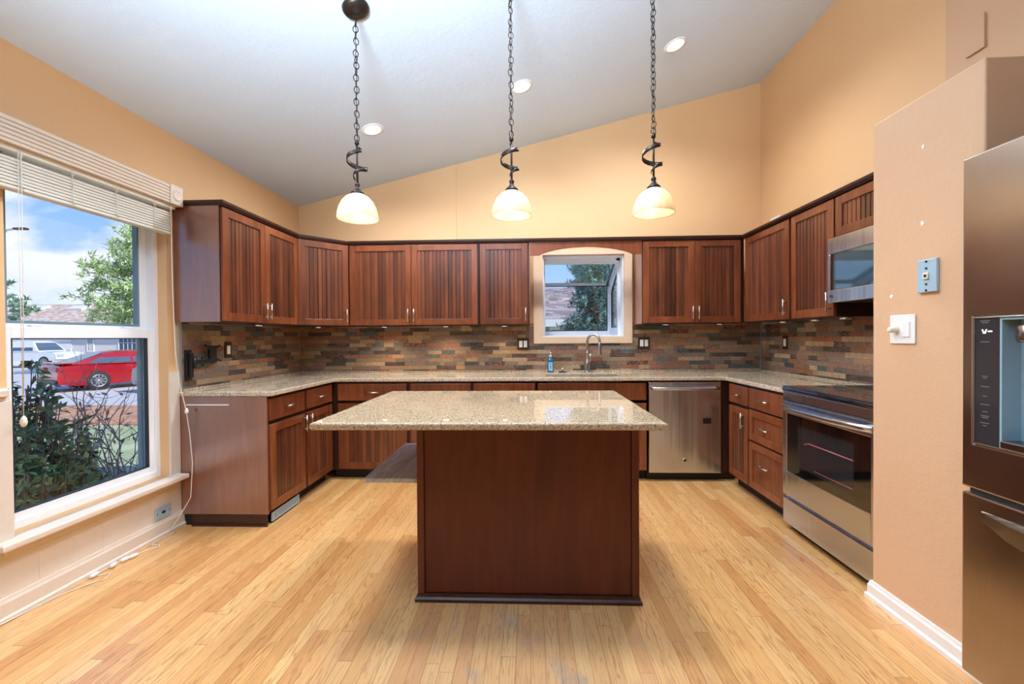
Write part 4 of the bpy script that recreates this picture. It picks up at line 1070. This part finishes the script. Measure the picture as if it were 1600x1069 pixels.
# ------------------------------------------------------------------ pendants
def ribbon(mb, cx_, cy_, z0_, z1_, turns, rad, width, ph, n=44):
    rs = []
    for i in range(n + 1):
        a = i / n; th = ph + 2 * PI * turns * a
        r = .011 + rad * math.sin(PI * min(1, a * 1.0)) ** 1.3
        z = z0_ + (z1_ - z0_) * a; w_ = width * (.5 + .5 * math.sin(PI * a))
        c_, s_ = math.cos(th), math.sin(th)
        rs.append([Vector((cx_ + (r + t_) * c_, cy_ + (r + t_) * s_, z + h_)) for t_, h_ in ((0, -w_ / 2), (.003, -w_ / 2), (.003, w_ / 2), (0, w_ / 2))])
    mb.rings(rs, smooth=True)
def pendant(label, px, py, zr, chain_tilt, ph):
    t = thing('pendant_lamp', label, 'lamp', (px, py, zr), 0, 'bronze pendant lamps over the island')
    # bowl shade, double walled, open below
    out = [(.104, 0), (.1035, .012), (.100, .035), (.092, .062), (.078, .090), (.058, .112), (.034, .126), (.020, .130)]
    inn = [(r - .005, z - (.003 if i else -.0005)) for i, (r, z) in enumerate(out)]
    MB().lathe(out + inn[::-1] + [out[0]], (px, py, zr), 36, cap=False).build('lamp_shade', m_shade, t)
    mb = MB(); mb.sphere((px, py, zr + .052), .030, (1, 1, 1.15), 14, 10); mb.build('bulb', m_bulb, t)
    mb = MB(); mb.lathe([(.016, .075), (.018, .10), (.018, .128), (.034, .129), (.033, .137), (.024, .146), (.014, .155), (.010, .17), (.014, .176), (.010, .184), (.006, .19)], (px, py, zr), 18); mb.build('socket_cap', m_bronze, t)
    MB().tube([(px, py, zr + .18), (px, py, zr + .40)], .0055, 10).build('stem', m_bronze, t)
    mb = MB(); ribbon(mb, px, py, zr + .205, zr + .375, 1.75, .043, .024, ph); mb.tube([(px, py, zr + .385), (px, py, zr + .405)], .011, 10); mb.build('spiral_ribbon', m_bronze, t)
    zt_ = ceil_z(px) - .035; zb_ = zr + .402
    # link chain
    mb = MB(); Lk = .046; pitch = .031; n = int((zt_ - zb_) / pitch)
    pitch = (zt_ - zb_) / n
    random.seed(int(px * 100) + 50)
    for k in range(n):
        zc = zb_ + (k + .5) * pitch; a = (k % 2) * PI / 2 + .55 + random.uniform(-.35, .35); wd = .0125
        c_, s_ = math.cos(a), math.sin(a); ring = []
        for j in range(14):
            th = 2 * PI * j / 14; u = wd * math.cos(th) * (.75 + .25 * abs(math.cos(th))); v = (Lk / 2 - .004) * math.sin(th)
            ring.append((px + u * c_ + .0015 * math.sin(k * 1.7), py + u * s_, zc + v))
        mb.tube(ring, .0024, 6, closed=True)
    mb.build('chain', m_bronze, t)
    MB().tube(smooth_path([(px + .004 * math.sin(i * 2.2), py + .004 * math.cos(i * 1.9), zb_ + (zt_ - zb_) * i / 24) for i in range(25)], 3), .0017, 6).build('power_cord', m_bronze, t)
    Mt = Matrix.Rotation(-math.atan(KC), 4, 'Y')
    mb = MB(); mb.lathe([(.0, -.036), (.014, -.035), (.018, -.028), (.045, -.027), (.062, -.020), (.068, -.008), (.068, 0), (0, 0)], (px, py, ceil_z(px) - .001), 28, Mt, cap=False); mb.build('canopy', m_bronze, t)
    light('pendant_glow', 'POINT', (px, py, zr + .052), 8, (1, .89, .70), shadow_soft_size=.034)
    return t
pendant('bronze spiral pendant with cream bowl shade, left of the three over the island', -.8805, 2.2, 1.862, 0, 2.9)
pendant('bronze spiral pendant with cream bowl shade, middle one over the island', -.0805, 2.2, 1.862, 0, 3.9)
pendant('bronze spiral pendant with cream bowl shade, right of the three over the island', .6365, 2.2, 1.860, 0, 3.2)

# ------------------------------------------------------------------ recessed lights
Mt = Matrix.Rotation(-math.atan(KC), 4, 'Y')
def can():
    t = thing('recessed_light', 'x', 'light', (0, 0, 0), 0, 'recessed ceiling lights')
    MB().lathe([(.060, -.001), (.060, -.006), (.066, -.009), (.082, -.006), (.085, -.001)], seg=32, M=Mt, cap=False).build('trim_ring', m_white, t, local=True)
    MB().lathe([(0, -.003), (.060, -.003), (.060, -.0015), (0, -.0015)], seg=28, M=Mt, cap=False).build('lens', m_can, t, local=True)
    return t
# added fill spots nearer the camera, above the frame, without fixtures
FILL_SPOTS = [(-1.35, 1.75), (.05, 1.95)]
CL = [((-1.204, 3.318), 'lit recessed ceiling light, lowest of three, behind the left pendant chain'), ((-.039, 3.293), 'lit recessed ceiling light behind the middle pendant chain'), ((1.12, 3.301), 'lit recessed ceiling light, highest of three, right of the right pendant chain')]
c0 = can()
for i, ((px, py), lab) in enumerate(CL):
    loc = (px, py, ceil_z(px))
    if i == 0: c0.location = loc; c0['label'] = lab
    else: clone(c0, loc, lab)
    light('ceiling_spot', 'SPOT', (px, py, ceil_z(px) - .03), 98, (.93, .96, 1), (0, 0, 0), spot_size=2.85, spot_blend=.8, shadow_soft_size=.09)

# ------------------------------------------------------------------ outside: ground
GZ = -.65
def ground_mat(name, cols, scale):
    m, g, b, o = new_mat(name); p = g.pos()
    n = g.noise(p, scale, 5, .65); n2 = g.noise(p, scale * 9, 3, .7)
    c = g.ramp(g.m('ADD', g.m('MULTIPLY', n, .5), g.m('MULTIPLY', n2, .5)), cols)
    link(g, c, b.inputs['Base Color']); b.inputs['Roughness'].default_value = .9
    link(g, g.bump(n2, .6, .03), b.inputs['Normal']); return m
m_lawn = ground_mat('lawn_grass', [(.3, srgb(126, 140, 96)), (.5, srgb(176, 186, 136)), (.7, srgb(220, 218, 180))], 1.6)
m_leaves = ground_mat('fallen_leaf_litter', [(.3, srgb(150, 96, 66)), (.5, srgb(206, 150, 112)), (.68, srgb(226, 196, 164))], 2.6)
MB().box(-70, -2.6, -10, 60, GZ - .2, GZ).single('lawn', m_lawn, 'side lawn of short green grass outside the big window', 'lawn', kind='structure')
MB().box(-2.6, 40, 4.9, 60, GZ - .2, GZ).single('back_lawn', m_lawn, 'back lawn beyond the sink window', 'lawn', kind='structure')
MB().box(-60, -6.5, 11.9, 33, GZ, GZ + .03).single('driveway', m_concrete, 'pale concrete driveway where the cars are parked', 'driveway', kind='structure')
MB().box(-22, -6.2, 9.2, 11.8, GZ, GZ + .035).single('leaf_litter', m_leaves, 'strip of orange-brown fallen leaves beside the driveway', 'leaves', kind='stuff')

# ------------------------------------------------------------------ outside: houses
def shingle_mat(name, cols):
    m, g, b, o = new_mat(name); p = g.pos(); x, y, z = g.xyz(p)[:3]
    row = g.m('FLOOR', g.m('DIVIDE', y, .16)); u = g.m('ADD', g.m('DIVIDE', x, .30), g.m('MULTIPLY', g.white(g.comb(row, 1, 1)).outputs['Value'], 5))
    cc = g.white(g.comb(row, g.m('FLOOR', u), 3)).outputs['Value']
    c = g.ramp(g.m('ADD', g.m('MULTIPLY', cc, .7), g.m('MULTIPLY', g.noise(p, 1.2, 3), .3)), cols)
    ed = g.m('LESS_THAN', g.m('FRACT', g.m('DIVIDE', y, .16)), .18)
    c = g.mix(g.m('MULTIPLY', ed, .3), c, srgb(90, 76, 68))
    link(g, c, b.inputs['Base Color']); b.inputs['Roughness'].default_value = .9; return m
m_roof1 = shingle_mat('tan_shingles', [(.2, srgb(186, 156, 136)), (.5, srgb(214, 188, 168)), (.8, srgb(232, 212, 194))])
m_roof2 = shingle_mat('grey_brown_shingles', [(.2, srgb(134, 120, 118)), (.5, srgb(164, 148, 144)), (.8, srgb(188, 174, 168))])
def siding_mat(name, col):
    m, g, b, o = new_mat(name); p = g.pos(); x, y, z = g.xyz(p)[:3]
    e = g.m('LESS_THAN', g.m('FRACT', g.m('DIVIDE', z, .2)), .08)
    link(g, g.mix(g.m('MULTIPLY', e, .25), col, srgb(120, 116, 112)), b.inputs['Base Color']); b.inputs['Roughness'].default_value = .7
    return m
m_siding = siding_mat('pale_siding', srgb(226, 222, 218)); m_siding2 = siding_mat('grey_blue_siding', srgb(170, 178, 190))
m_darkwin = simple('dark_window_glass', srgb(80, 98, 116), .1, noise_amt=.02)
hs = thing('house', 'pale house with tan shingle roof across the driveway', 'house', (-36, 36, GZ))
MB().box(-50, -24, 33, 43, GZ, 2.2).build('wall', m_siding, hs)
mb = MB(); mb.poly([(-50.6, 32.4, 2.12), (-50.6, 38, 4.42), (-50.6, 43.6, 2.12), (-50.6, 43.6, 2.3), (-50.6, 38, 4.60), (-50.6, 32.4, 2.3)], (27.2, 0, 0)); mb.build('roof', m_roof1, hs)
for xx in (-44.0, -40.1):
    yy = 36.9 if xx < -42 else 36.8; zz_ = 2.3 + (yy - 32.4) / 5.6 * 2.3
    mb = MB(); mb.box(-.75, .75, -.45, .45, 0, .16, M=Matrix.Translation((xx, yy, zz_)) @ Matrix.Rotation(math.atan(2.3 / 5.6), 4, 'X')); mb.build('skylight', m_white, hs)
gd = MB().box(-42.5, -36.6, 32.94, 33, GZ, 1.7).build('garage_door', m_white, hs)
mb = MB()
for k in range(4): mb.box(-42.5, -36.6, 32.92, 32.945, GZ + .58 * (k + 1) - .03, GZ + .58 * (k + 1) - .01)
mb.build('door_seams', m_galv, gd)
for (xa_, xb_) in ((-32.6, -31.2), (-35.2, -34.8)):
    mb = MB(); rect_ring(mb, -.06, 0, xa_ - .1, xb_ + .1, .35, 1.75, .1, .1, .1, .1, 0)
    mb.bm.transform(Matrix(((0, 1, 0, 0), (1, 0, 0, 33), (0, 0, 1, 0), (0, 0, 0, 1)))); wf = mb.build('window', m_white, hs)
    mb = MB(); mb.box(xa_, xb_, 32.97, 32.995, .45, 1.65); mb.build('pane', m_darkwin, wf)
    mb = MB()
    for k in range(1, 4): mb.box(xa_ + (xb_ - xa_) * k / 4 - .02, xa_ + (xb_ - xa_) * k / 4 + .02, 32.95, 32.97, .45, 1.65)
    mb.box(xa_, xb_, 32.95, 32.97, 1.03, 1.07); mb.build('muntin', m_white, wf)
h2 = thing('house', 'neighbouring house with grey-brown shingle roof seen through the sink window', 'house', (-2, 19, GZ))
MB().box(-8, 1.5, 16, 23, GZ, 1.85).build('wall', m_siding2, h2)
mb = MB(); mb.poly([(-8.4, 15.4, 1.72), (-8.4, 19.5, 3.30), (-8.4, 23.6, 1.72), (-8.4, 23.6, 1.86), (-8.4, 19.5, 3.45), (-8.4, 15.4, 1.86)], (10.5, 0, 0)); mb.build('roof', m_roof2, h2)
MB().box(-8.4, 2.12, 15.36, 15.4, 1.62, 1.88).build('fascia', m_white, h2)
mb = MB(); mb.box(.78, 1.32, 15.94, 16, .55, 1.62); wf = mb.build('window', m_white, h2); MB().box(.86, 1.22, 15.92, 15.945, .65, 1.5).build('pane', simple('blue_window_pane', srgb(70, 110, 156), .15), wf)
mb = MB(); mb.box(-.1, .5, 15.94, 16, .55, 1.62); wf = mb.build('window', m_white, h2); MB().box(.0, .4, 15.92, 15.945, .65, 1.5).build('pane', m_darkwin, wf)

# ------------------------------------------------------------------ outside: vehicles
def vehicle(name, label, cat, loc, rz, paint, prof, cabin, W, wheels, wr, lights='rear', tl=None, bed=None):
    """local: +x forward, origin at rear axle ground centre; prof = side outline (x,z)"""
    t = thing(name, label, cat, loc, rz)
    def shell(pts, wlo, whi, zlo, zhi):
        mb = MB(); rs = []
        n = len(pts)
        for k in range(7):
            v = -1 + 2 * k / 6
            ring = []
            for (px, pz) in pts:
                f = (pz - zlo) / max(zhi - zlo, .01); hw = (wlo + (whi - wlo) * f) / 2
                edge = abs(v) ** 4
                ring.append(Vector((px * (1 - .0 * edge) , v * hw, pz - .05 * edge * f)))
            rs.append(ring)
        return mb.rings(rs, smooth=False)
    zs = [p[1] for p in prof]
    body = shell(prof, W, W * .96, min(zs), max(zs)).build('body', paint, t, local=True)
    if cabin:
        zs2 = [p[1] for p in cabin]
        cb_ = shell(cabin, W * .94, W * .68, min(zs2), max(zs2)).build('cabin', paint, t, local=True)
        cx_ = sum(p[0] for p in cabin) / len(cabin); czm = (min(zs2) + max(zs2)) / 2
        # side windows follow the cabin side, slightly outside
        for s_ in (-1, 1):
            zl, zh = min(zs2) + .06, max(zs2) - .07
            def hwz(z): f = (z - min(zs2)) / (max(zs2) - min(zs2)); return (W * .94 + (W * .68 - W * .94) * f) / 2 - .05 * f + .012
            A0, A1 = cabin[0], cabin[-1]
            xl0, xl1 = cabin[0][0] + .45, cabin[-1][0] - .35; xh0, xh1 = cabin[1][0] + .12, cabin[-2][0] - .1
            mid = (xl0 + xl1) / 2
            for (a0, a1, b0, b1) in ((xl0, mid - .04, xh0, mid - .04), (mid + .04, xl1, mid + .04, xh1)):
                MB().poly([(a0, s_ * hwz(zl), zl), (a1, s_ * hwz(zl), zl), (b1, s_ * hwz(zh), zh), (b0, s_ * hwz(zh), zh)], (0, -s_ * .02, 0)).build('side_window', m_darkwin, cb_, local=True)
        for (p, q, nm) in ((cabin[0], cabin[1], 'rear_window'), (cabin[-1], cabin[-2], 'windscreen')):
            d_ = Vector((q[0] - p[0], 0, q[1] - p[1])); nn = Vector((-d_.z, 0, d_.x)).normalized()
            if (nn.x < 0) != (nm == 'rear_window'): nn = -nn
            a_ = Vector((p[0], 0, p[1])) + d_ * .1 + nn * .012; b_ = Vector((p[0], 0, p[1])) + d_ * .88 + nn * .012
            MB().poly([(a_.x, -W * .40, a_.z), (a_.x, W * .40, a_.z), (b_.x, W * .31, b_.z), (b_.x, -W * .31, b_.z)], -nn * .02).build(nm, m_darkwin, cb_, local=True)
    for xw in wheels:
        for s_ in (-1, 1):
            Mw = Matrix.Rotation(-s_ * PI / 2, 4, 'X')
            wo = MB().lathe([(wr * .62, 0), (wr * .95, .0), (wr, .03), (wr, .18), (wr * .95, .21), (wr * .62, .21)], (xw, s_ * (W / 2 - .20), wr), 28, Mw).build('wheel', m_tire, t, local=True)
            mb = MB(); mb.lathe([(wr * .64, .205), (wr * .66, .214), (wr * .58, .216), (wr * .56, .19)], (xw, s_ * (W / 2 - .20), wr), 28, Mw, cap=False)
            for k in range(10):
                a = 2 * PI * k / 10
                mb.box(-.022, .022, .04, wr * .6, .195, .212, M=Matrix.Translation((xw, s_ * (W / 2 - .20), wr)) @ Mw @ Matrix.Rotation(a, 4, 'Z'))
            mb.lathe([(.0, .21), (.05, .212), (.05, .2)], (xw, s_ * (W / 2 - .20), wr), 12, Mw, cap=False)
            mb.build('rim', m_rim, wo, local=True)
    if tl:
        for (x0_, x1_, y0_, y1_, z0_, z1_, mm, nm) in tl: MB().box(x0_, x1_, y0_, y1_, z0_, z1_, .01).build(nm, mm, t, local=True)
    return t
m_red = simple('red_car_paint', srgb(178, 22, 38), .22, .2, .8, noise_amt=.01)
m_whitecar = simple('white_truck_paint', srgb(226, 226, 228), .3, 0, .6, noise_amt=.01)
m_greycar = simple('silver_grey_paint', srgb(150, 148, 150), .3, .4, .6, noise_amt=.01)
m_tail = simple('tail_lamp_red', srgb(120, 16, 26), .2, 0, .6)
m_head = simple('head_lamp_clear', srgb(210, 214, 220), .1, .3)
red_prof = [(-1.08, .30), (-1.12, .55), (-1.10, .78), (-1.02, .98), (-.45, 1.03), (.3, 1.0), (2.4, .97), (3.5, .86), (3.82, .72), (3.86, .45), (3.78, .24), (3.4, .22), (-.6, .22)]
red_cab = [(-.75, 1.0), (.35, 1.44), (.75, 1.48), (1.5, 1.47), (1.9, 1.42), (2.75, .96)]
hr = math.radians(65)
vehicle('car', 'red four-door car parked on the driveway beyond the shrubs', 'car', (-17.0, 15.9, GZ + .03), hr, m_red, red_prof, red_cab, 1.88, (0, 3.05), .36,
        tl=[(-1.14, -1.02, -.90, -.2, .74, .90, m_tail, 'tail_lamp'), (-1.14, -1.02, .2, .90, .74, .90, m_tail, 'tail_lamp'), (-1.16, -1.0, -.85, .85, .30, .44, m_blackpl, 'bumper'), (-1.02, -.55, -.8, .8, 1.02, 1.06, m_red, 'spoiler')])
suv_prof = [(-.95, .35), (-1.0, .7), (-.95, 1.05), (2.5, 1.05), (3.4, .98), (3.6, .82), (3.62, .45), (3.5, .3), (-.5, .3)]
suv_cab = [(-.95, 1.03), (-.75, 1.62), (-.2, 1.68), (1.6, 1.66), (1.8, 1.6), (2.45, 1.03)]
vehicle('car', 'silver-grey car nose-in at right of the red car, half hidden by window frame', 'car', (-10.3, 14.6, GZ + .03), PI - .25, m_greycar, suv_prof, suv_cab, 1.85, (0, 2.7), .36,
        tl=[(3.5, 3.64, -.85, -.5, .72, .86, m_head, 'head_lamp'), (3.5, 3.64, .5, .85, .72, .86, m_head, 'head_lamp')])
tr_prof = [(-1.2, .55), (-1.22, .8), (-1.2, 1.15), (3.1, 1.15), (4.1, 1.1), (4.35, .95), (4.38, .6), (4.2, .5), (-.9, .5)]
tr_cab = [(.75, 1.13), (.8, 1.8), (1.0, 1.9), (2.2, 1.88), (2.4, 1.82), (3.0, 1.13)]
vehicle('truck', 'white pickup truck parked by the garage door across the driveway', 'truck', (-36.8, 29.2, GZ + .03), 0.0, m_whitecar, tr_prof, tr_cab, 2.0, (0, 3.5), .40,
        tl=[(4.28, 4.40, -.9, -.5, .78, .95, m_head, 'head_lamp'), (4.28, 4.40, .5, .9, .78, .95, m_head, 'head_lamp')])
sl = thing('street_lamp', 'grey street lamp arm against the clouds at the window left edge', 'street lamp', (-25.6, 20, GZ))
MB().tube([(-25.6, 20, GZ), (-25.6, 20, 6.4), (-25.4, 20, 6.65), (-24.9, 20, 6.72)], [.09, .06, .05, .045], 10).build('pole', m_galv, sl)
mb = MB(); mb.box(-24.95, -24.35, 19.88, 20.12, 6.66, 6.76, .03); mb.build('lamp_head', m_blackpl, sl)

# ------------------------------------------------------------------ outside: plants
def leaf_mat(name, cols, rough=.6, transl=.25):
    m = bpy.data.materials.new(name); m.use_nodes = True; nt = m.node_tree; g = G(nt); b = nt.nodes['Principled BSDF']
    p = g.pos(); n = g.noise(p, 3.0, 4, .7); wv = g.white(g.n('ShaderNodeVectorMath', {0: p, 1: (.06, .06, .06)}, operation='SNAP').outputs[0]).outputs['Value']
    c = g.ramp(g.m('ADD', g.m('MULTIPLY', n, .55), g.m('MULTIPLY', wv, .45)), cols)
    link(g, c, b.inputs['Base Color']); b.inputs['Roughness'].default_value = rough
    return m
m_pine = leaf_mat('pine_needles', [(.25, srgb(112, 146, 92)), (.5, srgb(176, 204, 132)), (.75, srgb(222, 236, 176))])
m_spruce = leaf_mat('blue_spruce_needles', [(.25, srgb(52, 92, 88)), (.5, srgb(104, 146, 138)), (.75, srgb(166, 200, 190))])
m_spruce2 = leaf_mat('green_blue_needles', [(.25, srgb(70, 112, 112)), (.5, srgb(112, 158, 156)), (.75, srgb(164, 196, 186))])
m_ever = leaf_mat('dark_evergreen_leaves', [(.25, srgb(50, 82, 66)), (.5, srgb(88, 128, 94)), (.78, srgb(150, 182, 132))], .4)
m_dryleaf = leaf_mat('dry_purple_leaves', [(.25, srgb(120, 98, 106)), (.5, srgb(168, 136, 130)), (.75, srgb(200, 172, 150))])
m_mixleaf = leaf_mat('grey_green_leaves', [(.25, srgb(70, 104, 84)), (.5, srgb(100, 138, 104)), (.75, srgb(140, 172, 124))])
def rv(): 
    while True:
        v = Vector((random.uniform(-1, 1), random.uniform(-1, 1), random.uniform(-1, 1)))
        if .05 < v.length < 1: return v.normalized()
def needle_tuft(mb, c, n, L, wd, up=.35):
    for _ in range(n):
        d = (rv() + Vector((0, 0, up))).normalized() * L * random.uniform(.6, 1.15)
        s_ = d.cross(rv()).normalized() * wd; o_ = c + rv() * L * .35
        mb.tri(o_ - s_, o_ + s_, o_ + d)
def conifer(name, label, cx_, cy_, z0, z1, rfun, nb, nt, L, wd, mat, droop=-.25, seed=1, thresh=None):
    random.seed(seed)
    t = thing(name, label, 'tree', (cx_, cy_, GZ))
    MB().tube([(cx_, cy_, GZ), (cx_ + .05, cy_, (z0 + z1) / 2), (cx_, cy_, z1 - .3)], [.05 * (z1 - z0) * .5, .1, .03], 10).build('trunk', m_bark, t)
    br = MB(); fo_ = MB()
    for k in range(nb):
        u = random.random(); zc = z0 + (z1 - z0) * u; r = rfun(u) * random.uniform(.72, 1.08); a = random.uniform(0, 2 * PI)
        d = Vector((math.cos(a), math.sin(a), 0)); tip = Vector((cx_, cy_, zc)) + d * r + Vector((0, 0, droop * r + .25 * r * random.uniform(0, 1)))
        base_ = Vector((cx_, cy_, zc + .05)); 
        br.tube([base_, (base_ + tip) / 2 + Vector((0, 0, -.03)), tip], [.03, .018, .006], 5)
        for j in range(nt):
            f = .35 + .65 * (j + random.random()) / nt
            c = base_.lerp(tip, f) + rv() * L * .8
            needle_tuft(fo_, c, 11, L, wd)
    br.build('branches', m_bark, t); fo_.build('foliage', mat, t)
    return t
conifer('pine_tree', 'bright green pine tree rising above the tan roof, seen through big window', -20.6, 23.6, 1.7, 8.0, lambda u: 4.5 * (math.sin(PI * min(1, .16 + .84 * u)) ** .55) * (1 - .40 * u), 200, 10, .36, .04, m_pine, droop=.0, seed=11)
conifer('spruce_tree', 'blue spruce close behind the sink window, in front of the grey roof', 1.52, 9.6, -.5, 3.5, lambda u: 1.5 * (1 - u) ** .85 + .06, 260, 7, .13, .014, m_spruce, droop=-.38, seed=5)
conifer('spruce_tree', 'tall blue-green spruce farther back, filling the upper glass of the sink window', 4.3, 27, .2, 9.5, lambda u: 2.6 * (1 - u * .75) ** .8, 260, 8, .34, .04, m_spruce2, droop=-.2, seed=8)
# broadleaf sprigs at the far left of the window
random.seed(21)
t = thing('young_tree', 'thin leafy tree at the extreme left edge of the big window view', 'tree', (-31.8, 24.5, GZ))
MB().tube([(-31.8, 24.5, GZ), (-31.7, 24.5, 2), (-31.8, 24.5, 4.6)], [.12, .09, .03], 8).build('trunk', m_bark, t)
br, fo_ = MB(), MB()
for k in range(26):
    zc = random.uniform(1.8, 4.4); a = random.uniform(0, 2 * PI); r = random.uniform(1.0, 2.4)
    b0 = Vector((-31.8, 24.5, zc)); tip = b0 + Vector((math.cos(a) * r, math.sin(a) * r, random.uniform(.1, .8)))
    br.tube([b0, tip], [.03, .008], 5)
    for j in range(6):
        c = b0.lerp(tip, .4 + .1 * j + random.uniform(0, .1)); needle_tuft(fo_, c, 9, .3, .06)
br.build('branches', m_twig, t); fo_.build('foliage', m_mixleaf, t)
# dark evergreen shrub by the window
def leaf(mb, c, d, L, wd):
    d = d.normalized(); s_ = d.cross(rv()).normalized() * wd; up = d.cross(s_).normalized() * wd * .4
    mb.quad(c, c + d * L * .5 + s_ + up, c + d * L, c + d * L * .5 - s_ + up)
random.seed(33)
ex, ey = -3.72, 2.95
t = thing('evergreen_shrub', 'dense dark green leafy shrub low outside the big window, left side', 'shrub', (ex, ey, GZ))
br, fo_ = MB(), MB()
for k in range(170):
    a = random.uniform(0, 2 * PI); r = .50 * math.sqrt(random.random()); zt_ = GZ + 1.75 - 1.5 * (r / .6) ** 2 + random.uniform(-.25, .05)
    b0 = Vector((ex, ey, GZ)) + Vector((random.uniform(-.1, .1), random.uniform(-.1, .1), 0)); tip = Vector((ex + r * math.cos(a), ey + r * math.sin(a), zt_)); m_ = b0.lerp(tip, .6) + Vector((r * .25 * math.cos(a), r * .25 * math.sin(a), -.05))
    br.tube([b0, m_, tip], [.009, .006, .003], 5)
    for j in range(46):
        f = .30 + .7 * random.random(); c = (b0.lerp(m_, f / .6) if f < .6 else m_.lerp(tip, (f - .6) / .4))
        leaf(fo_, c, rv() + Vector((math.cos(a), math.sin(a), .3)) * .6, random.uniform(.05, .095), random.uniform(.012, .021))
br.build('stems', m_twig, t); fo_.build('foliage', m_ever, t)
# bare twiggy shrub
random.seed(44)
bx, by = -4.35, 4.55
t = thing('bare_shrub', 'bare twiggy shrub with few dry leaves outside big window, right side', 'shrub', (bx, by, GZ))
br, fo_ = MB(), MB()
def twig(p, d, L, r, depth):
    n = 5; pts = [p]
    for i in range(n):
        d = (d + rv() * .22 + Vector((0, 0, .03))).normalized(); pts.append(pts[-1] + d * L / n)
    br.tube(pts, [r * (1 - .6 * i / n) for i in range(n + 1)], 5)
    if depth > 0:
        for k in range(4 if depth > 1 else 3):
            i = random.randint(1, n); nd = (d + rv() * .85).normalized()
            twig(pts[i], nd, L * random.uniform(.45, .7), r * .55, depth - 1)
    if depth <= 1:
        for k in range(2):
            if random.random() < .6: leaf(fo_, pts[random.randint(2, n)], rv() + Vector((0, 0, -.2)), random.uniform(.05, .085), .013)
for k in range(20):
    a = random.uniform(0, 2 * PI); dd = Vector((math.cos(a) * .55, math.sin(a) * .55, 1)).normalized()
    twig(Vector((bx + .18 * math.cos(a), by + .18 * math.sin(a), GZ)), dd, random.uniform(.75, 1.15), .011, 2)
br.build('branches', m_twig, t); fo_.build('leaves', m_dryleaf, t)

for (px, py) in FILL_SPOTS: light('ceiling_spot', 'SPOT', (px, py, ceil_z(px) - .03), 100, (.90, .95, 1), (0, 0, 0), spot_size=2.1, spot_blend=.9, shadow_soft_size=.10)  # fill spots added out of view to brighten the floor
